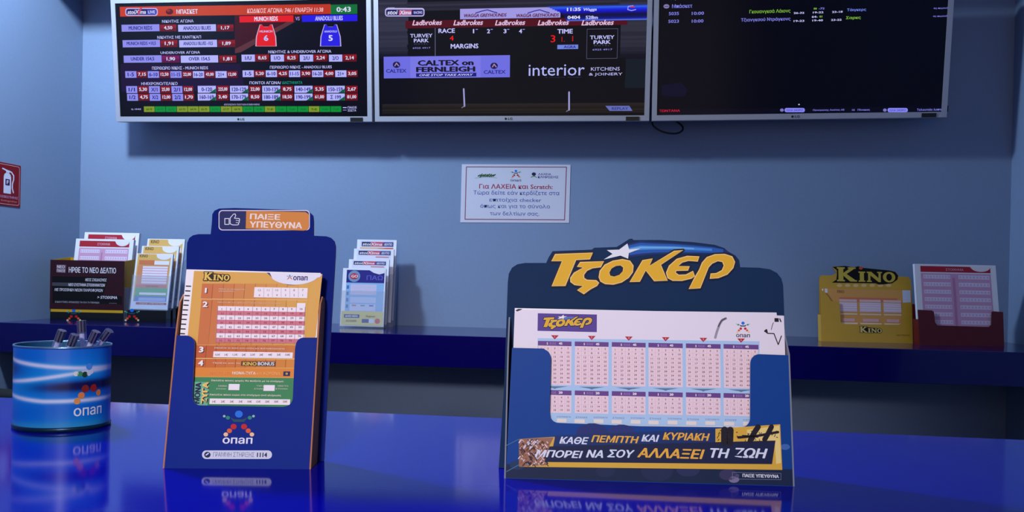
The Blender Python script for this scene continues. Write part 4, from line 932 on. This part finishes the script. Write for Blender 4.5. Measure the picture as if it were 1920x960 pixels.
# --- clear tiered holder with orange slips
def orange_slip(S, k=1):
    S.N(.05, .01, .95, .99, ink(226, 176, 98), k); S.NP([(.55, .009), (.95, .009)]+[(.76+.20*cos(radians(a)), .035+.075*sin(radians(a))) for a in range(0, 181, 15)], NW, k+1); S.NT('KINO', .10, .02, .32, .07, ink(90, 60, 40), k+1, .02)
    S.N(.10, .12, .52, .20, ink(214, 120, 80), k+2); S.N(.52, .13, .92, .20, NW, k+2)
    S.N(.08, .21, .92, .62, ink(218, 140, 96), k+1)
    for i in range(7): S.N(.22, .23+i*.046, .90, .255+i*.046, NW, k+2); S.N(.22, .255+i*.046, .90, .276+i*.046, ink(226, 176, 196), k+2)
    S.N(.08, .56, .92, .62, ink(206, 120, 100), k+2); S.NT('KINO BONUS', .36, .575, .70, .60, ink(90, 60, 60), k+3, .02)
    S.N(.08, .62, .95, .76, ink(96, 168, 112), k+2); S.N(.20, .70, .92, .74, NW, k+3); S.N(.08, .765, .95, .86, ink(86, 130, 196), k+2); S.N(.20, .79, .92, .85, ink(170, 178, 226), k+3)
    S.N(.02, .86, .98, .995, ink(214, 218, 240), k+2); S.N(.14, .875, .96, .915, ink(168, 40, 56), k+3); S.NT('ΠΑΙΞΕ ΥΠΕΥΘΥΝΑ', .25, .885, .90, .905, NW, k+4)
def tiered(p0, p1, tops, dy, draw, label, group, words, base_h, slip_w=None, slope=.16):
    F, Wd = shelf_frame(p0, p1)
    h = root('tiered_holder', F.w(Wd/2, .05, 0), label, 'leaflet holder')
    n = len(tops); T = .0016
    res = []
    zb = base_h
    for i, (xl, xr, yt) in enumerate(tops):
        y0 = .004+i*dy
        sh_ = F.sheet(y0, slope); a = sh_.P(xl, yt); b = sh_.P(xr, yt)
        res.append((a[0], b[0], y0, a[1]/math.sqrt(1+slope**2), zb+i*.006))
    for i, (xa, xb, y0, zt, z0) in enumerate(res):
        k = MB(); s_ = F.sheet(y0-.003, slope, mb=k); zf = z0+(zt-z0)*(.62 if i == 0 else .66)
        s_.slab([(xa-.002, z0-.002), (xb+.002, z0-.002), (xb+.002, zf), (xa-.002, zf)], T, ACRYL)
        k.build('clear_pocket', h)
        for x in (xa-.0035, xb+.002):
            k = MB()
            yA = y0-.003+slope*z0; yB = y0+dy-.004+slope*z0
            P_ = [(x, yA, z0-.002), (x, yB, z0-.002), (x, yB+slope*(zf-z0), zf+.012), (x, yA+slope*(zf-z0), zf)]
            Q_ = [(p[0]+T, p[1], p[2]) for p in P_]
            k.add([F.w(*p) for p in P_+Q_], [(3, 2, 1, 0), (4, 5, 6, 7), (0, 1, 5, 4), (1, 2, 6, 5), (2, 3, 7, 6), (3, 0, 4, 7)], ACRYL)
            k.build('clear_side', h)
        pad(F, xa, xb, y0, slope, z0, zt, .007, draw[i], words[i], group)
    k = MB(); x0 = min(r[0] for r in res)-.003; x1 = res[0][1]+.003; yb = res[-1][2]+.03
    BA = mat('smoked_acrylic', (16, 12, 10), .12, coat=.5)
    for i, (xa, xb, y0, zt, z0) in enumerate(res):
        y0b = y0-.003+slope*z0 if i else 0.0
        k.box((xa-.003, y0b, 0), (xb+.003, (res[i+1][2]-.003+slope*res[i+1][4]) if i+1 < n else y0+.03, z0-.003), BA if base_h > .015 else ACRYL, F)
    k.build('base', h)
    return F, h, res
F, h, rs = tiered((236, 604), (307, 606), ((256, 325, 475), (266.5, 336, 461), (277, 347, 447.5)), .026, [lambda S: orange_slip(S)]*3,
    'clear tiered holder with orange and green slips, on the shelf behind the blue stand', 'orange slips in the tiered holder',
    ['front, lowest stack of orange slips with green and blue bands showing', 'middle stack of orange slips, only its top showing between the other two', 'rear, highest stack of orange slips by the blue stand'], .046)
S = F.sheet(-.0004, 0, eps=.0003); figure(S, 247.5, 591, 22, 1); S.mb.build('base_mark', h)
print('tier', rs, F.o)

# --- four-tier white holder
def white_top(S, k=1, extra=False):
    S.N(.08, .01, .92, .99, ink(222, 218, 234), k)
    a0, b0, a1, b1 = S.box; Hh = b1-b0; ar = (a1-a0)/Hh
    S.N(.12, .028, .42, .085, ink(50, 46, 96), k+1); S.N(.36, .028, .66, .085, ink(206, 70, 96), k+2); S.N(.66, .028, .92, .085, ink(70, 76, 140), k+2)
    S.NT('stoiXima', .14, .038, .64, .075, NW, k+3, .03, .2); S.NT('ΔΕΛΤΙΟ', .69, .042, .89, .072, NW, k+3, .03)
    S.N(.55, .105, .88, .118, ink(206, 110, 120), k+2); S.N(.12, .15, .9, .97, ink(206, 196, 222), k+1)
def top_orange(S):
    white_top(S); S.N(.08, .10, .92, .16, ink(226, 170, 120), 3); S.NP([(.62, .115), (.75, .10), (.92, .10), (.92, .15), (.75, .13)], ink(206, 80, 50), 4)
def blue_slip(S, k=1):
    S.N(.09, .03, .97, .99, ink(150, 186, 228), k); S.N(.09, .03, .97, .25, ink(44, 36, 130), k+1)
    S.NP([(.62, .03), (.97, .03), (.97, .075), (.85, .10), (.72, .075)], NW, k+2)
    a0, b0, a1, b1 = S.box
    cx, cy_, r = a0+.27*(a1-a0), b1-.14*(b1-b0), .14*(a1-a0)
    S.poly([(cx+r*cos(i*pi/10), cy_+r*.95*sin(i*pi/10)) for i in range(20)], ink(120, 150, 190), k+2); S.poly([(cx+r*.7*cos(i*pi/10), cy_+r*.5*sin(i*pi/10)) for i in range(20)], ink(200, 40, 60), k+3)
    S.NT('GO', .20, .115, .36, .165, NW, k+4, .04); S.NT('ΠΑΩ', .56, .12, .94, .20, ink(96, 96, 190), k+2, .02)
    S.N(.20, .28, .80, .46, ink(206, 206, 234), k+1)
    for i in range(6): S.N(.22, .29+i*.027, .78, .302+i*.027, ink(224, 196, 220), k+2)
    S.N(.20, .50, .80, .60, ink(196, 204, 236), k+1); S.N(.20, .62, .80, .74, ink(204, 206, 234), k+1)
    for i, c in enumerate(((200, 110, 120), (90, 150, 150), (80, 90, 190))): S.N(.25+i*.2, .635, .35+i*.2, .655, ink(*c), k+2)
    for i in range(4): S.N(.11, .30+i*.11, .16, .36+i*.11, ink(60, 120, 180), k+1)
    S.N(.02, .745, .98, .985, ink(214, 200, 116), k+3); S.N(.08, .80, .44, .86, ink(48, 54, 130), k+4); S.NT('ΚΑΘΕ ΜΕΡΑ', .12, .815, .40, .845, NW, k+5, .02); S.NT('ΑΠΟ ΣΗΜΕΡΑ', .13, .895, .38, .93, ink(80, 70, 70), k+4, .02)
    S.NT('Super', .58, .81, .82, .85, ink(110, 90, 30), k+4, .03, .2); S.N(.50, .875, .66, .94, ink(40, 44, 120), k+4); S.N(.66, .875, .78, .94, ink(210, 214, 236), k+4)
    cx, cy_, r = a0+.86*(a1-a0), b1-.907*(b1-b0), .06*(a1-a0); S.poly([(cx+r*cos(i*pi/10), cy_+r*sin(i*pi/10)) for i in range(20)], ink(200, 60, 60), k+4)
F, h, rs = tiered((634, 614), (711, 616), ((643.5, 724, 502.5), (654.5, 730, 486), (664, 739, 466), (670, 744, 449)), .025, [lambda S: blue_slip(S), lambda S: white_top(S), lambda S: white_top(S), top_orange],
    'clear four-tier slip holder standing alone on the shelf between the blue and teal stands', 'white slips in the four-tier holder',
    ['front, lowest stack of blue slips with a yellow foot in the four-tier holder', 'second stack from the front in the four-tier holder, white with a small logo', 'third stack from the front in the four-tier holder, white with a small logo', 'rear, highest stack in the four-tier holder, white slip with an orange band'], .006, slope=.12)
print('four', rs, F.o)

# --- small gold display
F, Wd = shelf_frame((1541, 640), (1716, 644)); print('GOLD', F.o, Wd)
q = lambda x, y: (1480+x/5.333, 500+y/5.333)
GOLD = mat('gold_card', (206, 158, 50), .45, noise=.08, scale=20); GE = mat('gold_card_edge', (120, 90, 50), .7)
dd = root('counter_display', F.w(Wd/2, .02, 0), 'small gold cardboard slip display with black-edged lettering on top, right part of the shelf', 'leaflet stand')
S = F.sheet(.032, .10)
out = [q(300, 700), q(298, 130), q(305, 98), q(325, 85), q(425, 88)]+[q(470, 60), q(430, 10), q(440, -2), q(560, -6), q(1000, 40), q(1060, 50), q(1090, 85), q(1095, 100)]+[q(1160, 98), q(1195, 105), q(1213, 130), q(1220, 200), q(1245, 720)]
lo = [S.P(*p) for p in out]; lo[0] = (lo[0][0], .0005); lo[-1] = (lo[-1][0], .0005)
S.slab(lo, .003, GOLD, GE)
S.pp([q(430, 2), q(560, -8), q(640, 8), q(690, -5), q(740, 12), q(1000, 38), q(1060, 52), q(1088, 90), q(1080, 130), q(1030, 165), q(900, 182), q(860, 166), q(425, 160), q(470, 130), q(480, 40)], ink(14, 10, 12), 1)
kino_logo(S, *q(475, 10), *q(1060, 152), 2, ink(206, 178, 70), ink(16, 10, 14), .001)
for i in range(7): S.disc(*q(500+i*82, 188), 5, ink(230, 190, 130), 1, 3)
S.disc(*q(715, 14), 3.6, ink(210, 90, 40), 4, 3)
S.mb.build('back_panel', dd)
S = F.sheet(0, .14)
out = [q(312, 705), q(308, 240), q(345, 240), q(420, 345), q(500, 352), q(515, 560)]+[q(540, 575), q(1100, 580), q(1125, 565), q(1125, 362), q(1222, 355), q(1250, 738)]
lo = [S.P(*p) for p in out]; lo[0] = (0, 0); lo[-1] = (Wd, 0); S.slab(lo, .0015, GOLD, GE)
kino_logo(S, *q(705, 600), *q(925, 660), 1, ink(226, 200, 120), ink(30, 22, 20), .0016); S.T('ΠΑΙΞΕ ΥΠΕΥΘΥΝΑ', *q(1070, 678), *q(1205, 694), ink(130, 80, 40), 1)
S.mb.build('front_pocket', dd)
for x in (0, Wd-.0012):
    k = MB(); A = [(x, .002, 0), (x, .031, 0), (x, .040, .085), (x, .014, .085)]; B_ = [(p[0]+.0012, p[1], p[2]) for p in A]
    k.add([F.w(*p) for p in A+B_], [(3, 2, 1, 0), (4, 5, 6, 7), (0, 1, 5, 4), (1, 2, 6, 5), (2, 3, 7, 6), (3, 0, 4, 7)], GOLD); k.build('side_panel', dd)
k = MB(); k.box((.002, .003, 0), (Wd-.002, .030, .0015), GOLD, F); k.build('base_panel', dd)
def kino_wide(S):
    S.N(0.0, 0, 1, 1, ink(224, 158, 86), 1)
    S.N(.02, .0, .05, .08, NW, 2); S.N(.90, 0, .99, .24, ink(206, 214, 238), 2); S.NT('KINO', .16, .02, .24, .08, ink(150, 110, 60), 2, .02)
    S.N(.18, .16, .84, .24, ink(222, 124, 90), 2)
    for x0, x1 in ((.18, .38), (.41, .65), (.68, .88)):
        S.N(x0, .20, x1, .25, ink(232, 190, 190), 3); S.N(x0, .26, x1, .44, ink(236, 214, 226), 3)
        for i in range(4): S.N(x0, .28+i*.045, x1, .295+i*.045, ink(226, 190, 206), 4)
        S.N(x0, .47, x1, .50, ink(240, 206, 170), 3); S.N(x0+.03, .57, x1-.03, .63, ink(232, 176, 176), 3); S.N(x0, .65, x1, .68, ink(244, 216, 190), 3)
zt = F.sheet(.008, .14).P(*q(780, 228)); xa = F.sheet(.008, .14).P(*q(335, 230))[0]; xb = F.sheet(.008, .14).P(*q(1222, 240))[0]
pad(F, max(.002, xa), min(Wd-.002, xb), .0065, .14, .0034, zt[1]*.99, .008, kino_wide, 'stack of orange slips in the small gold display')

# --- red display
F, Wd = shelf_frame((1725, 647), (1883, 650)); print('RED', F.o, Wd)
q = lambda x, y: (1500+x/4.174, 470+y/4.174)
REDC = mat('dark_red_card', (92, 6, 16), .4, noise=.06, scale=30); RE = mat('red_card_edge', (60, 10, 20), .7)
dd = root('counter_display', F.w(Wd/2, .02, 0), 'dark red cardboard display full of pink slips, at the right end of the shelf', 'leaflet stand')
S = F.sheet(.036, .10); zq = S.P(*q(1250, 440))[1]
S.slab([(-.001, .0005), (Wd+.004, .0005), (Wd+.003, zq*1.05), (0, zq*1.05)], .003, REDC, RE); S.mb.build('back_panel', dd)
S = F.sheet(0, .15)
out = [q(945, 705), q(935, 462), q(1035, 468), q(1048, 480), q(1058, 560), q(1075, 585), q(1480, 597), q(1497, 580), q(1500, 482), q(1510, 474), q(1590, 480), q(1600, 712)]
lo = [S.P(*p) for p in out]; lo[0] = (0, 0); lo[-1] = (Wd, 0); lo[1] = (0, lo[1][1]); S.slab(lo, .0015, REDC, RE); S.mb.build('front_pocket', dd)
for x in (0, Wd-.0012):
    k = MB(); A = [(x, .002, 0), (x, .035, 0), (x, .043, .08), (x, .014, .08)]; B_ = [(p[0]+.0012, p[1], p[2]) for p in A]
    k.add([F.w(*p) for p in A+B_], [(3, 2, 1, 0), (4, 5, 6, 7), (0, 1, 5, 4), (1, 2, 6, 5), (2, 3, 7, 6), (3, 0, 4, 7)], REDC); k.build('side_panel', dd)
k = MB(); k.box((.002, .003, 0), (Wd-.002, .034, .0015), REDC, F); k.build('base_panel', dd)
s_ = F.sheet(.010, .15); zt = s_.P(*q(1220, 107)); xa = .002; xb = Wd-.003
pad(F, xa, xb, .0075, .15, .0036, zt[1]*.985, .010, lambda S: pink_slip(S, 1, 9), 'stack of pink striped slips in the dark red display at the right')

for o in bpy.data.objects:
    if '_w' in o: del o['_w']
